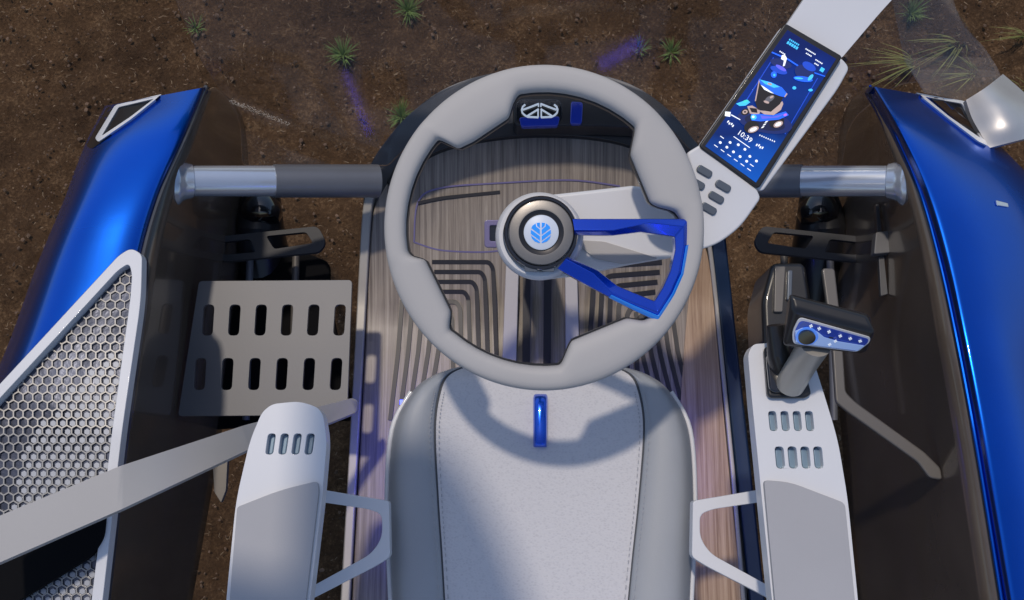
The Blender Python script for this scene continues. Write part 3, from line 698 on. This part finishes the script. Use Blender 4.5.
# ------------------------------------------------------------------ support arm and touch screen terminal
ar = thing('column_arm', 'broad pale arm with a round end, running from the wheel hub to the screen', 'arm', W(540, 233, -0.3))
arm = spline([(541, 279), (520, 273), (503, 258), (496, 236), (502, 212), (518, 196), (541, 189)], 5)[:-1] + [(541, 189), (640, 178), (660, 180), (700, 176), (712, 230), (700, 252), (640, 262), (585, 274)]
slab('arm_body', arm, -0.09, 0.03, M['white'], ar, fn=W, up=WN, bevel=0.006, seg=4)
slab('arm_rib', rnd([(576, 236), (610, 238), (668, 256), (630, 262), (600, 256)], 4), -0.086, 0.006, M['wheelgrey'], ar, fn=W, up=WN, bevel=0.002)
slab('column', rnd([(520, 215), (562, 215), (566, 262), (516, 262)], 10), -0.12, 0.42, M['bodydark'], ar, fn=W, up=WN, bevel=0.01)
slab('indicator_frame', rnd([(482, 213), (512, 213), (512, 243), (482, 243)], 4), -0.12, 0.012, M['violet'], ar, fn=W, up=WN, holes=[rnd([(488, 219), (508, 219), (508, 236), (488, 236)], 2)], bevel=0.002)
slab('indicator_glass', rnd([(487, 218), (509, 218), (509, 237), (487, 237)], 2), -0.126, 0.006, M['blackgloss'], ar, fn=W, up=WN, bevel=0.001)

tm = thing('touch_screen', 'tall tilted touch screen glowing blue on a white button base and upper arm', 'screen', W(760, 130, -0.15))
hS = -0.03
def TS(x, y, h=0): return W(x, y, hS + h)
base = [(690, 150, 4), (703, 142, 2), (762, 187, 2), (766, 196, 6), (745, 226, 20), (722, 243, 14), (700, 250, 8), (694, 246, 3), (706, 200, 20)]
slab('back_housing', rnd([(788.5, 19.5, 4), (851, 53, 5), (858, 62, 6), (846, 84, 10), (768, 190, 6), (700.5, 146.5, 3)], 4), -0.004, 0.018, M['white'], tm, fn=TS, up=WN, bevel=0.005, seg=4)
slab('button_base', rnd(base, 4), 0.002, 0.020, M['white'], tm, fn=TS, up=WN, bevel=0.004, seg=4)
slab('upper_arm', rnd([(792, 20), (826, -30), (922, -30), (889, 6, 10), (850, 52)], 3), -0.006, 0.02, M['white'], tm, fn=TS, up=WN, bevel=0.005, seg=4)
slab('bezel', rnd([(790, 18), (848.5, 52), (763, 187), (702, 144)], 4), 0.006, 0.008, M['black'], tm, fn=TS, up=WN, bevel=0.002)
def sm():
    m = bpy.data.materials.new('screen_display'); m.use_nodes = True; nt = m.node_tree; b = nt.nodes['Principled BSDF']
    b.inputs['Base Color'].default_value = (0.002, 0.004, 0.02, 1); b.inputs['Roughness'].default_value = 0.12
    tc = nt.nodes.new('ShaderNodeTexCoord'); sp = nt.nodes.new('ShaderNodeSeparateXYZ'); nt.links.new(tc.outputs['Generated'], sp.inputs[0])
    n = nt.nodes.new('ShaderNodeTexNoise'); n.inputs['Scale'].default_value = 3; nt.links.new(tc.outputs['Generated'], n.inputs['Vector'])
    a = nt.nodes.new('ShaderNodeMath'); a.operation = 'MULTIPLY_ADD'; a.inputs[1].default_value = 0.25
    nt.links.new(n.outputs['Fac'], a.inputs[0]); nt.links.new(sp.outputs['Y'], a.inputs[2])
    r = nt.nodes.new('ShaderNodeValToRGB'); e = r.color_ramp.elements
    e[0].position = 0.10; e[0].color = (0.005, 0.16, 0.85, 1); e[1].position = 1.05 if False else 1.0; e[1].color = (0.003, 0.015, 0.16, 1)
    for p, c in ((.30, (0.004, .10, .60, 1)), (.45, (.002, .025, .20, 1)), (.65, (.003, .04, .33, 1)), (.88, (.003, .03, .30, 1))):
        x = e.new(p); x.color = c
    nt.links.new(a.outputs[0], r.inputs['Fac']); nt.links.new(r.outputs['Color'], b.inputs['Emission Color']); b.inputs['Emission Strength'].default_value = 0.8
    return m
M['screen'] = sm()
# screen coordinates: u across 0..1, v from the top 0..1
qa, qb, qc, qd = (792, 25.5), (841.5, 55), (760, 180.5), (708.5, 143.5)
def SC(u, v, h=0):
    x = (qa[0] * (1 - u) + qb[0] * u) * (1 - v) + (qd[0] * (1 - u) + qc[0] * u) * v
    y = (qa[1] * (1 - u) + qb[1] * u) * (1 - v) + (qd[1] * (1 - u) + qc[1] * u) * v
    return TS(x, y, 0.0072 + h)
dsp = link('display', prism_bm([[SC(*p) for p in ((0, 0), (1, 0), (1, 1), (0, 1))]], .002, WN), M['screen'], tm)
def E(name, c, s): return mat(name, tuple(min(.8, x) for x in c), 0.4, emis=(c, s))
EW, EC, EB, EV, ED = E('pix_white', (.8, .9, 1), .8), E('pix_cyan', (.05, .5, 1), .7), E('pix_blue', (.01, .12, .9), .7), E('pix_violet', (.12, .12, .95), .6), E('pix_dark', (.01, .008, .012), .1)
layer = [0.0004]
def pic(pts, m, name='screen_graphic', bm=None):
    layer[0] += 0.00004
    b = prism_bm([[SC(x, y, layer[0]) for x, y in pts]], .0003, WN, bm)
    if bm is None: link(name, b, m, dsp, smooth=False)
def rect(u, v, w, h): return [(u, v), (u + w, v), (u + w, v + h), (u, v + h)]
def ell(cu, cv, ru, rv, n=16, a0=0): return [(cu + ru * math.cos(6.2832 * i / n + a0), cv + rv * math.sin(6.2832 * i / n + a0)) for i in range(n)]
# header words (unreadable small marks), corner icon
def marks(name, u0, v0, n, step, w_, h_, m):
    bm = bmesh.new()
    for i in range(n): pic(rect(u0 + i * step, v0, w_, h_), None, bm=bm)
    link(name, bm, m, dsp, smooth=False)
marks('screen_header', .12, .045, 6, .035, .022, .012, EC); marks('screen_header', .12, .066, 5, .045, .034, .02, EC); marks('screen_corner_icon', .86, .10, 1, .1, .07, .028, EC)
for u0, v0, n in ((.45, .045, 7), (.5, .07, 4), (.7, .075, 5), (.1, .155, 4), (.72, .1, 3)): marks('screen_word', u0, v0, n, .03, .02, .008, EW)
bm = bmesh.new(); pic([(0, .19), (.3, .172), (.6, .175), (1, .14), (1, .147), (.6, .185), (.3, .182), (0, .2)], None, bm=bm)
link('screen_band', bm, EB, dsp, smooth=False)
ET, EN, EM = E('pix_tan', (.45, .33, .30), .6), E('pix_navy', (.002, .012, .10), .8), E('pix_mid', (.004, .05, .45), .8)
bm = bmesh.new(); pic([(.07, .22), (.085, .22), (.13, .60), (.11, .60)], None, bm=bm); pic([(.90, .18), (.915, .18), (.97, .62), (.955, .62)], None, bm=bm)
link('screen_frame_line', bm, EM, dsp, smooth=False)
def px_(pts, m, name='screen_graphic', bm=None):
    layer[0] += .00004
    b = prism_bm([[TS(725 + x / 6.67, 60 + y / 6.67, .0072 + layer[0]) for x, y in pts]], .0003, WN, bm)
    if bm is None: link(name, b, m, dsp, smooth=False)
def pe(cx, cy, a, b, ang=0, n=18):
    c, s_ = math.cos(R(ang)), math.sin(R(ang))
    return [(cx + a * math.cos(6.2832 * i / n) * c - b * math.sin(6.2832 * i / n) * s_, cy + a * math.cos(6.2832 * i / n) * s_ + b * math.sin(6.2832 * i / n) * c) for i in range(n)]
# small side views above the vehicle
for q, m_ in ((pe(400, 0, 75, 30, 15), EN), (pe(385, 45, 60, 22, 20), EM), (pe(400, 30, 40, 12, 30), EV), (pe(352, 75, 20, 22), EB), (pe(355, 78, 8, 9), EC),
              (pe(560, 60, 70, 50, 20), EN), (pe(550, 105, 66, 18, 8), EB), (pe(600, 95, 26, 12, -50), EC), (pe(490, 165, 13, 11), EC), (pe(600, 180, 15, 9), EC), (pe(520, 100, 30, 6, 5), EC), (pe(590, 20, 50, 26, 30), EM)): px_(q, m_)
px_([(405, -55), (425, -60), (440, -35), (425, 15), (412, 20), (420, -20), (400, -30)], EW)
px_(pe(290, 395, 190, 75, 12), EN); px_(pe(290, 400, 140, 50, 12), E('pix_deep', (.001, .005, .04), .8))
px_([(95, 272), (168, 246), (192, 262), (160, 285), (120, 288)], EC); px_(pe(160, 256, 20, 9, -15), E('pix_aqua', (.05, .6, .55), .7))
px_(pe(158, 328, 30, 22, -20), ED); px_(pe(156, 328, 18, 14, -20), ET); px_(pe(156, 328, 8, 6), ED)
px_([(170, 290), (205, 285), (260, 320), (250, 350), (190, 340)], ET); px_([(185, 300), (235, 305), (240, 335), (200, 330)], ED)
px_(pe(200, 432, 52, 42, -15), ED); px_(pe(370, 398, 52, 38, -20), ED)
px_([(196, 345), (260, 342), (340, 352), (430, 325), (452, 350), (385, 380), (262, 392), (200, 386)], EB)
px_([(260, 352), (340, 362), (425, 340), (380, 365), (270, 376)], EV); px_(pe(214, 364, 20, 18), EC); px_(pe(211, 362, 9, 8), EW); px_(pe(428, 348, 13, 8, -20), E('pix_pink', (.5, .15, .7), .6))
px_(pe(212, 447, 38, 19, -22), ET); px_(pe(212, 447, 25, 11, -22), EW); px_(pe(380, 412, 34, 19, -25), ET); px_(pe(380, 412, 22, 11, -25), EW)
px_([(246, 318), (330, 325), (384, 275), (408, 256), (414, 275), (398, 315), (350, 350), (285, 345)], ET)
px_([(252, 128), (222, 255), (240, 312), (330, 328), (392, 275), (420, 215), (340, 195)], ED)
px_([(250, 106), (256, 112), (229, 256), (221, 256)], ET); px_(pe(322, 240, 36, 18, -30), E('pix_grey', (.10, .10, .12), .7)); px_(pe(300, 262, 20, 8, 20), ET); px_(pe(335, 228, 14, 7, -30), ET)
px_([(248, 108), (330, 128), (405, 163), (440, 206), (424, 228), (392, 222), (340, 202), (290, 178), (262, 146)], EB)
px_([(255, 110), (330, 130), (390, 160), (350, 166), (290, 140)], EC); px_([(262, 146), (285, 160), (350, 205), (330, 200), (285, 178)], EW); px_(pe(322, 140, 16, 8, 15), ET); px_([(436, 200), (442, 208), (426, 230), (420, 226)], ET)
for k in range(3): px_([(296 - k * 12, 392 + k * 18), (312 - k * 12, 388 + k * 18), (302 - k * 12, 400 + k * 18), (286 - k * 12, 404 + k * 18)], EW)
bm = bmesh.new()
px_([(22, 326), (58, 330), (54, 362), (18, 356)], None, bm=bm); px_([(62, 345), (124, 380), (122, 385), (60, 352)], None, bm=bm)
for i in range(8): px_(pe(255 + i * 14, 487 + i * 6, 4, 5), None, bm=bm)
for i in range(4): pic(rect(.06 + i * .035, .765 + .006 * (i % 2), .02, .016), None, bm=bm); pic(rect(.66 + i * .035, .785 - .006 * (i % 2), .02, .016), None, bm=bm)
for j, v0 in enumerate((.885, .925, .96)):
    for i in range(6):
        pic(ell(.16 + i * .13, v0 - (.02 if 1 < i < 4 and j == 0 else 0), .024, .009, 8), None, bm=bm) if j < 2 and (i + j) % 6 else pic(rect(.10 + i * .13, v0, .07, .005), None, bm=bm)
pic([(.28, .835), (.6, .835), (.6, .84), (.28, .84)], None, bm=bm)
link('screen_icons', bm, EW, dsp, smooth=False)
# clock digits on the screen
def text(s, m, place, size, parent, name):
    cu = bpy.data.curves.new('t', 'FONT'); cu.body = s; cu.size = 1; cu.align_x = 'CENTER'; cu.align_y = 'CENTER'; cu.resolution_u = 2
    to = bpy.data.objects.new('t', cu); col.objects.link(to)
    dg = bpy.context.evaluated_depsgraph_get(); me = bpy.data.meshes.new_from_object(to.evaluated_get(dg))
    bpy.data.objects.remove(to); b = bmesh.new(); b.from_mesh(me)
    for v in b.verts: v.co = place(v.co.x * size, v.co.y * size)
    return link(name, b, m, parent, smooth=False, recalc=False)
text('10:39', EW, lambda x, y: SC(.43 + x, .795 - y * .42, layer[0] + .0004), .125, dsp, 'screen_clock')
# keys
for cx, cy in ((708, 169), (727, 184), (700.5, 181.5), (720, 195.5), (712.5, 207)):
    d = Vector((.86, .5)); n = Vector((-.5, .86)); hl, hw = 8.5, 4
    q = [tuple(Vector((cx, cy)) + d * a * hl + n * b * hw) for a, b in ((-1, -1), (1, -1), (1, 1), (-1, 1))]
    slab('key', rnd(q, 3.6), 0.006, 0.008, M['slotdark'], tm, fn=TS, up=WN, bevel=0.0015)

# ------------------------------------------------------------------ steering wheel
sw = thing('steering_wheel', 'large pale grey steering wheel with one blue wedge shaped spoke and round badge hub', 'steering wheel', W(541, 233, 0))
cx0, cy0, RX, RY = 544, 228, 159.5, 162.5
opening = []
def arc(a, b, r, n=8):   # bulged arc between two pixel points round the wheel centre
    A1, B1 = math.atan2(a[1] - cy0, a[0] - cx0), math.atan2(b[1] - cy0, b[0] - cx0)
    while B1 < A1 - math.pi: B1 += 2 * math.pi
    while B1 > A1 + math.pi: B1 -= 2 * math.pi
    return [(cx0 + r * math.cos(A1 + (B1 - A1) * i / n), cy0 + r * math.sin(A1 + (B1 - A1) * i / n)) for i in range(n + 1)]
opening += arc((518, 94), (635, 128), 136); opening += [(630, 155), (650, 203), (657, 207), (674, 211)]
opening += arc((680, 221), (650, 314), 137); opening += [(644, 321), (627, 318), (571, 341), (567, 350)]
opening += arc((561, 366), (455, 330), 138); opening += [(449, 330), (451, 312), (425, 259), (412, 257)]
opening += arc((407, 252), (443, 138), 138); opening += [(440, 137), (456, 150), (473, 142), (509, 118), (513, 104)]
def ray(th, poly):
    dx, dy = math.cos(th), math.sin(th); best = None
    for i in range(len(poly)):
        (x1, y1), (x2, y2) = poly[i - 1], poly[i]; ex, ey = x2 - x1, y2 - y1
        den = dx * ey - dy * ex
        if abs(den) < 1e-9: continue
        t = ((x1 - cx0) * ey - (y1 - cy0) * ex) / den; s = ((x1 - cx0) * dy - (y1 - cy0) * dx) / den
        if t > 0 and -1e-6 <= s <= 1 + 1e-6: best = t if best is None else min(best, t)
    return best or 136
N = 540; rin = [ray(2 * math.pi * i / N, opening) for i in range(N)]
for _ in range(3): rin = [(rin[i - 1] + 2 * rin[i] + rin[(i + 1) % N]) / 4 for i in range(N)]
bm = bmesh.new(); ringsv = []; K = 22
for i in range(N):
    th = 2 * math.pi * i / N; ro = 1 / math.sqrt((math.cos(th) / RX) ** 2 + (math.sin(th) / RY) ** 2); ri = rin[i]
    row = []; mid, half = (ro + ri) / 2, (ro - ri) / 2
    for k in range(K):
        a = 2 * math.pi * k / K; c, s = math.cos(a), math.sin(a)
        e = 0.62
        rr = mid + half * math.copysign(abs(c) ** e, c); hh = 0.017 * math.copysign(abs(s) ** 0.8, s)
        row.append(bm.verts.new(W(cx0 + rr * math.cos(th), cy0 + rr * math.sin(th), hh)))
    ringsv.append(row)
for i in range(N):
    for k in range(K): bm.faces.new((ringsv[i - 1][k - 1], ringsv[i][k - 1], ringsv[i][k], ringsv[i - 1][k]))
rim = link('rim', bm, M['wheelgrey'], sw)
ol = [(cx0 + (r + 3) * math.cos(2 * math.pi * i / N), cy0 + (r + 3) * math.sin(2 * math.pi * i / N)) for i, r in enumerate(rin)][::3]
il = [(cx0 + (r - 1.8) * math.cos(2 * math.pi * i / N), cy0 + (r - 1.8) * math.sin(2 * math.pi * i / N)) for i, r in enumerate(rin)][::3]
link('inner_seal', prism_bm([[W(x, y, -.002) for x, y in ol], [W(x, y, -.002) for x, y in il]], .01, WN), M['black'], sw)
# blue wedge spoke
wo = [(566, 219, 2), (612, 219, 10), (686, 219.5, 3), (688.5, 224, 2), (686, 262, 20), (661, 320, 3), (652, 321, 2), (608, 298, 10), (556, 270, 3)]
wi = [(566, 235.5, 1), (612, 236, 4), (624, 231.5, 5), (674, 237.5, 3), (674.5, 246, 6), (670, 268, 12), (657, 301, 3), (650, 301, 4), (619, 287, 4), (597, 269, 6), (570, 256, 1)]
SO = [(572, 219.5), (612, 219.5), (650, 219.5), (687, 219.5), (687.2, 245), (682.5, 275), (673, 296), (657, 320.5), (632, 309), (608, 297), (580, 282), (557, 269)]
SI = [(574, 235), (612, 236), (640, 232.5), (673.5, 237.5), (674, 250), (669.5, 270), (662, 287), (653.5, 301), (635, 293.5), (617, 286), (597, 270.5), (567, 257)]
RT = [.75, .7, .3, .42, .45, .45, .45, .45, .4, .35, .7, .8]           # where the ridge runs between the outer and the inner edge
def band(name, cols, m, k0=0, k1=12):
    bm = bmesh.new(); V = [[bm.verts.new(W(*p)) for p in c] for c in cols[k0:k1]]
    for i in range(len(V) - 1):
        for k in range(len(V[0]) - 1): bm.faces.new((V[i][k], V[i + 1][k], V[i + 1][k + 1], V[i][k + 1]))
    return link(name, bm, m, sw, bevel=0.0015, seg=2)
def mixp(a, b, t, h): return (a[0] + (b[0] - a[0]) * t, a[1] + (b[1] - a[1]) * t, h)
cols = [[(*o_, -.008), (*o_, .013), mixp(o_, i_, r_, .020), (*i_, .010), (*i_, -.010)] for o_, i_, r_ in zip(SO, SI, RT)]
band('spoke', cols, M['spokeblue'])
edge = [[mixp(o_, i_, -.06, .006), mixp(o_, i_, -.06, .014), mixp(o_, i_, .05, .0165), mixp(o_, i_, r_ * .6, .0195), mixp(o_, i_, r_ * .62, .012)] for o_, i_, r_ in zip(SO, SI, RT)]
band('spoke_edge_gleam', edge, M['azure'], 4, 10)  # gleam along the outer right edge, put into the colour of these faces
mpx = 1.4 / F
hc = W(541, 233, 0)
link('hub_ring', lathe_bm(hc, WN, [(37 * mpx, -.05), (37 * mpx, .004), (36 * mpx, .007), (33.5 * mpx, .007), (33 * mpx, .0), (33 * mpx, -.03)], 96), M['blackgloss'], sw)
link('hub_shell', lathe_bm(W(540, 235, 0), WN, [(44 * mpx, -.07), (45 * mpx, -.03), (44 * mpx, -.018), (41 * mpx, -.012), (37.2 * mpx, -.012), (37 * mpx, -.05)], 96), M['white'], sw)
link('hub_disc', lathe_bm(hc, WN, [(32.5 * mpx, -.02), (32.5 * mpx, .009), (31.5 * mpx, .0115), (30 * mpx, .012), (24 * mpx, .0135), (22.5 * mpx, .0135), (22 * mpx, .010)], 96), M['gun'], sw)
link('hub_bezel', lathe_bm(hc, WN, [(22.3 * mpx, .0125), (20 * mpx, .011), (17.8 * mpx, .010), (17 * mpx, .006)], 96), M['ringdark'], sw)
bdg = link('badge', lathe_bm(hc, WN, [(0, .014), (16 * mpx, .014), (17.3 * mpx, .013), (17.4 * mpx, .008)], 64), M['badgewhite'], sw)
# leaf emblem: rounded blue disc cut by a white stem and veins
def leafpiece(pts): 
    return prism_bm([[W(540.5 + x, 233 + y, .0150) for x, y in pts]], .0012, WN)
bm = bmesh.new()
for s in (-1, 1):
    for pts in ([(0.9, -9.6), (4.2, -9.2), (3.6, -6.4), (0.9, -4.3)],
                [(5.2, -8.8), (8.4, -6.4), (9.4, -4.2), (0.9, 2.2), (0.9, -2.7), (4.6, -5.7)],
                [(9.8, -2.6), (10, 1.2), (0.9, 8), (0.9, 3.8)],
                [(9.9, 2.9), (8.8, 6.0), (6, 8.9), (2, 10.4), (0.9, 10.6), (0.9, 9.6)]):
        q = [(s * x, y) for x, y in pts]
        prism_bm([[W(540.5 + x, 233 + y, .0150) for x, y in q]], .0012, WN, bm)
link('leaf_emblem', bm, M['emblemblue'], bdg, smooth=False)
for xx in (531, 548): slab('hub_key', rnd([(xx - 7, 265 if xx < 540 else 266), (xx + 7, 266 if xx < 540 else 265), (xx + 6, 272), (xx - 6, 271.5)], 1), 0.004, 0.02, M['slotdark'], sw, fn=W, up=WN, bevel=0.001)

# ------------------------------------------------------------------ blue light strips under the seat sides
def led(path, lab, sx):
    o = link('light_strip', tube_bm([U(x, y, z) for x, y, z in path], 0.004, 8), M['led']); tag(o, lab, 'light', 'blue light strips')
    a, b = U(*path[0]), U(*path[-1]); c = (a + b) / 2
    L = bpy.data.lights.new('strip_glow', 'AREA'); L.shape = 'RECTANGLE'; L.size = 0.02; L.size_y = (a - b).length; L.energy = sx; L.color = (0.06, 0.07, 1)
    lo = bpy.data.objects.new('strip_glow', L); col.objects.link(lo); lo.location = c - Vector((0, 0, .01)); lo.rotation_euler = (0, R(-25 if c.x < 0 else 25), 0); 
led([(402, 400, .98), (402, 540, .98)], 'blue light strip tucked under the left side of the seat', 0.45)
led([(682, 420, .98), (684, 520, .98)], 'blue light strip tucked under the right side of the seat', 0.35)

# ------------------------------------------------------------------ front windscreen and the roof light bars it mirrors
gm = bpy.data.materials.new('clear_glass'); gm.use_nodes = True; nt = gm.node_tree
for n_ in list(nt.nodes):
    if n_.type == 'BSDF_PRINCIPLED': nt.nodes.remove(n_)
out_ = [n_ for n_ in nt.nodes if n_.type == 'OUTPUT_MATERIAL'][0]
tr_ = nt.nodes.new('ShaderNodeBsdfTransparent'); tr_.inputs['Color'].default_value = (.97, .97, .975, 1)
gl_ = nt.nodes.new('ShaderNodeBsdfGlossy'); gl_.inputs['Roughness'].default_value = 0.06
fr_ = nt.nodes.new('ShaderNodeFresnel'); fr_.inputs['IOR'].default_value = 1.27
mx_ = nt.nodes.new('ShaderNodeMixShader')
nt.links.new(fr_.outputs[0], mx_.inputs[0]); nt.links.new(tr_.outputs[0], mx_.inputs[1]); nt.links.new(gl_.outputs[0], mx_.inputs[2]); nt.links.new(mx_.outputs[0], out_.inputs['Surface'])
# the pane is one flat inclined sheet: height rises towards the front
GP, GN = U(540, 158, 1.0), Vector((0, -0.75, 0.66)).normalized()
def G(px, py):
    x, y = (px - 512) / F, (300 - py) / F
    d = Vector((x, y * ct + st, y * st - ct)); return CAM + d * ((GP - CAM).dot(GN) / d.dot(GN))
pane = rnd([(905, -60, 2), (950, 0, 30), (985, 52, 20), (998, 76, 6), (900, 84, 10), (850, 120, 20), (842, 166, 4), (700, 166, 2), (690, 150, 10), (660, 118, 10), (620, 92, 10), (560, 79, 10), (500, 84, 10), (440, 112, 10), (402, 152, 10), (388, 166, 3), (242, 166, 6), (240, 118, 20), (216, 84, 10), (200, 60, 20), (150, -60, 2)], 5)
ws = link('windscreen', prism_bm([[G(x, y) for x, y in pane]], 0.004, GN), gm, smooth=False)
tag(ws, 'clear inclined glass windscreen in front of the steering wheel, mirroring blue light', 'windscreen')
sg = bpy.data.materials.new('milky_glass'); sg.use_nodes = True; b_ = sg.node_tree.nodes['Principled BSDF']
b_.inputs['Base Color'].default_value = (.62, .58, .54, 1); b_.inputs['Roughness'].default_value = .25; b_.inputs['Alpha'].default_value = .10
def side_z(x, y): return 1.10 + .0012 * (100 - y)
side = slab('side_deflector', spline([(966, 101), (984, 91), (1001, 79), (986, 50), (962, 22), (948, -20), (940, -60)], 6) + [(880, -60), (893, 0), (905, 60), (925, 92)], side_z, .004, sg, None, bevel=0)
tag(side, 'pale see-through curved glass sheet rising from the right fender tip to the top edge', 'glass sheet')
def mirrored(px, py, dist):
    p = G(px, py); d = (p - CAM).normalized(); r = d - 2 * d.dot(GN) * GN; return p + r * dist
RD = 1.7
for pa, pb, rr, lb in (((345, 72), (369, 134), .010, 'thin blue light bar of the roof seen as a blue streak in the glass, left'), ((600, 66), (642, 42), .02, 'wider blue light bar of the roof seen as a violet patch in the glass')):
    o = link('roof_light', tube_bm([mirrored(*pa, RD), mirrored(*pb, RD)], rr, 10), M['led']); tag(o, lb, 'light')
    print('ROOFLIGHT', mirrored(*pa, RD), mirrored(*pb, RD), CAM)
# ------------------------------------------------------------------ unseen slab added above the camera, shaped to throw the shade on the seat
SUN = Vector((-0.15, 0.30, 0.94)).normalized()
rp = []
for x, y in rnd([(350, 441, 8), (430, 441, 12), (450, 450, 12), (476, 485, 20), (506, 545, 20), (530, 610, 20), (570, 740), (120, 740), (222, 572, 10), (262, 602, 6), (345, 620, 6)], 4):
    p = U(x, y, 1.14); rp.append(p + SUN * ((2.88 - p.z) / SUN.z))
o = link('seat_shade_blocker', prism_bm([rp], 0.012), M['void']); tag(o, 'curved black slab added out of view overhead, shading the left of the seat', 'shade blocker')
# ------------------------------------------------------------------ light
w = bpy.data.worlds.new('World'); S.world = w; w.use_nodes = True
nt = w.node_tree; bg = nt.nodes['Background']; sky = nt.nodes.new('ShaderNodeTexSky'); sky.sky_type = 'NISHITA'; sky.sun_disc = False
SUN = Vector((-0.15, 0.30, 0.94)).normalized()
elev = math.asin(SUN.z); az = math.atan2(SUN.x, SUN.y)
sky.sun_elevation = elev; sky.sun_rotation = az
nt.links.new(sky.outputs['Color'], bg.inputs['Color']); bg.inputs['Strength'].default_value = 0.13
sl_ = bpy.data.lights.new('sun', 'SUN'); sl_.energy = 2.0; sl_.angle = R(2.6); sl_.color = (1, .88, .74)
so = bpy.data.objects.new('sun', sl_); col.objects.link(so); so.rotation_euler = SUN.to_track_quat('Z', 'Y').to_euler()
S.view_settings.view_transform = 'Standard'; S.view_settings.look = 'None'; S.view_settings.gamma = 1; S.view_settings.exposure = -0.15
S.render.resolution_x = 1024; S.render.resolution_y = 600
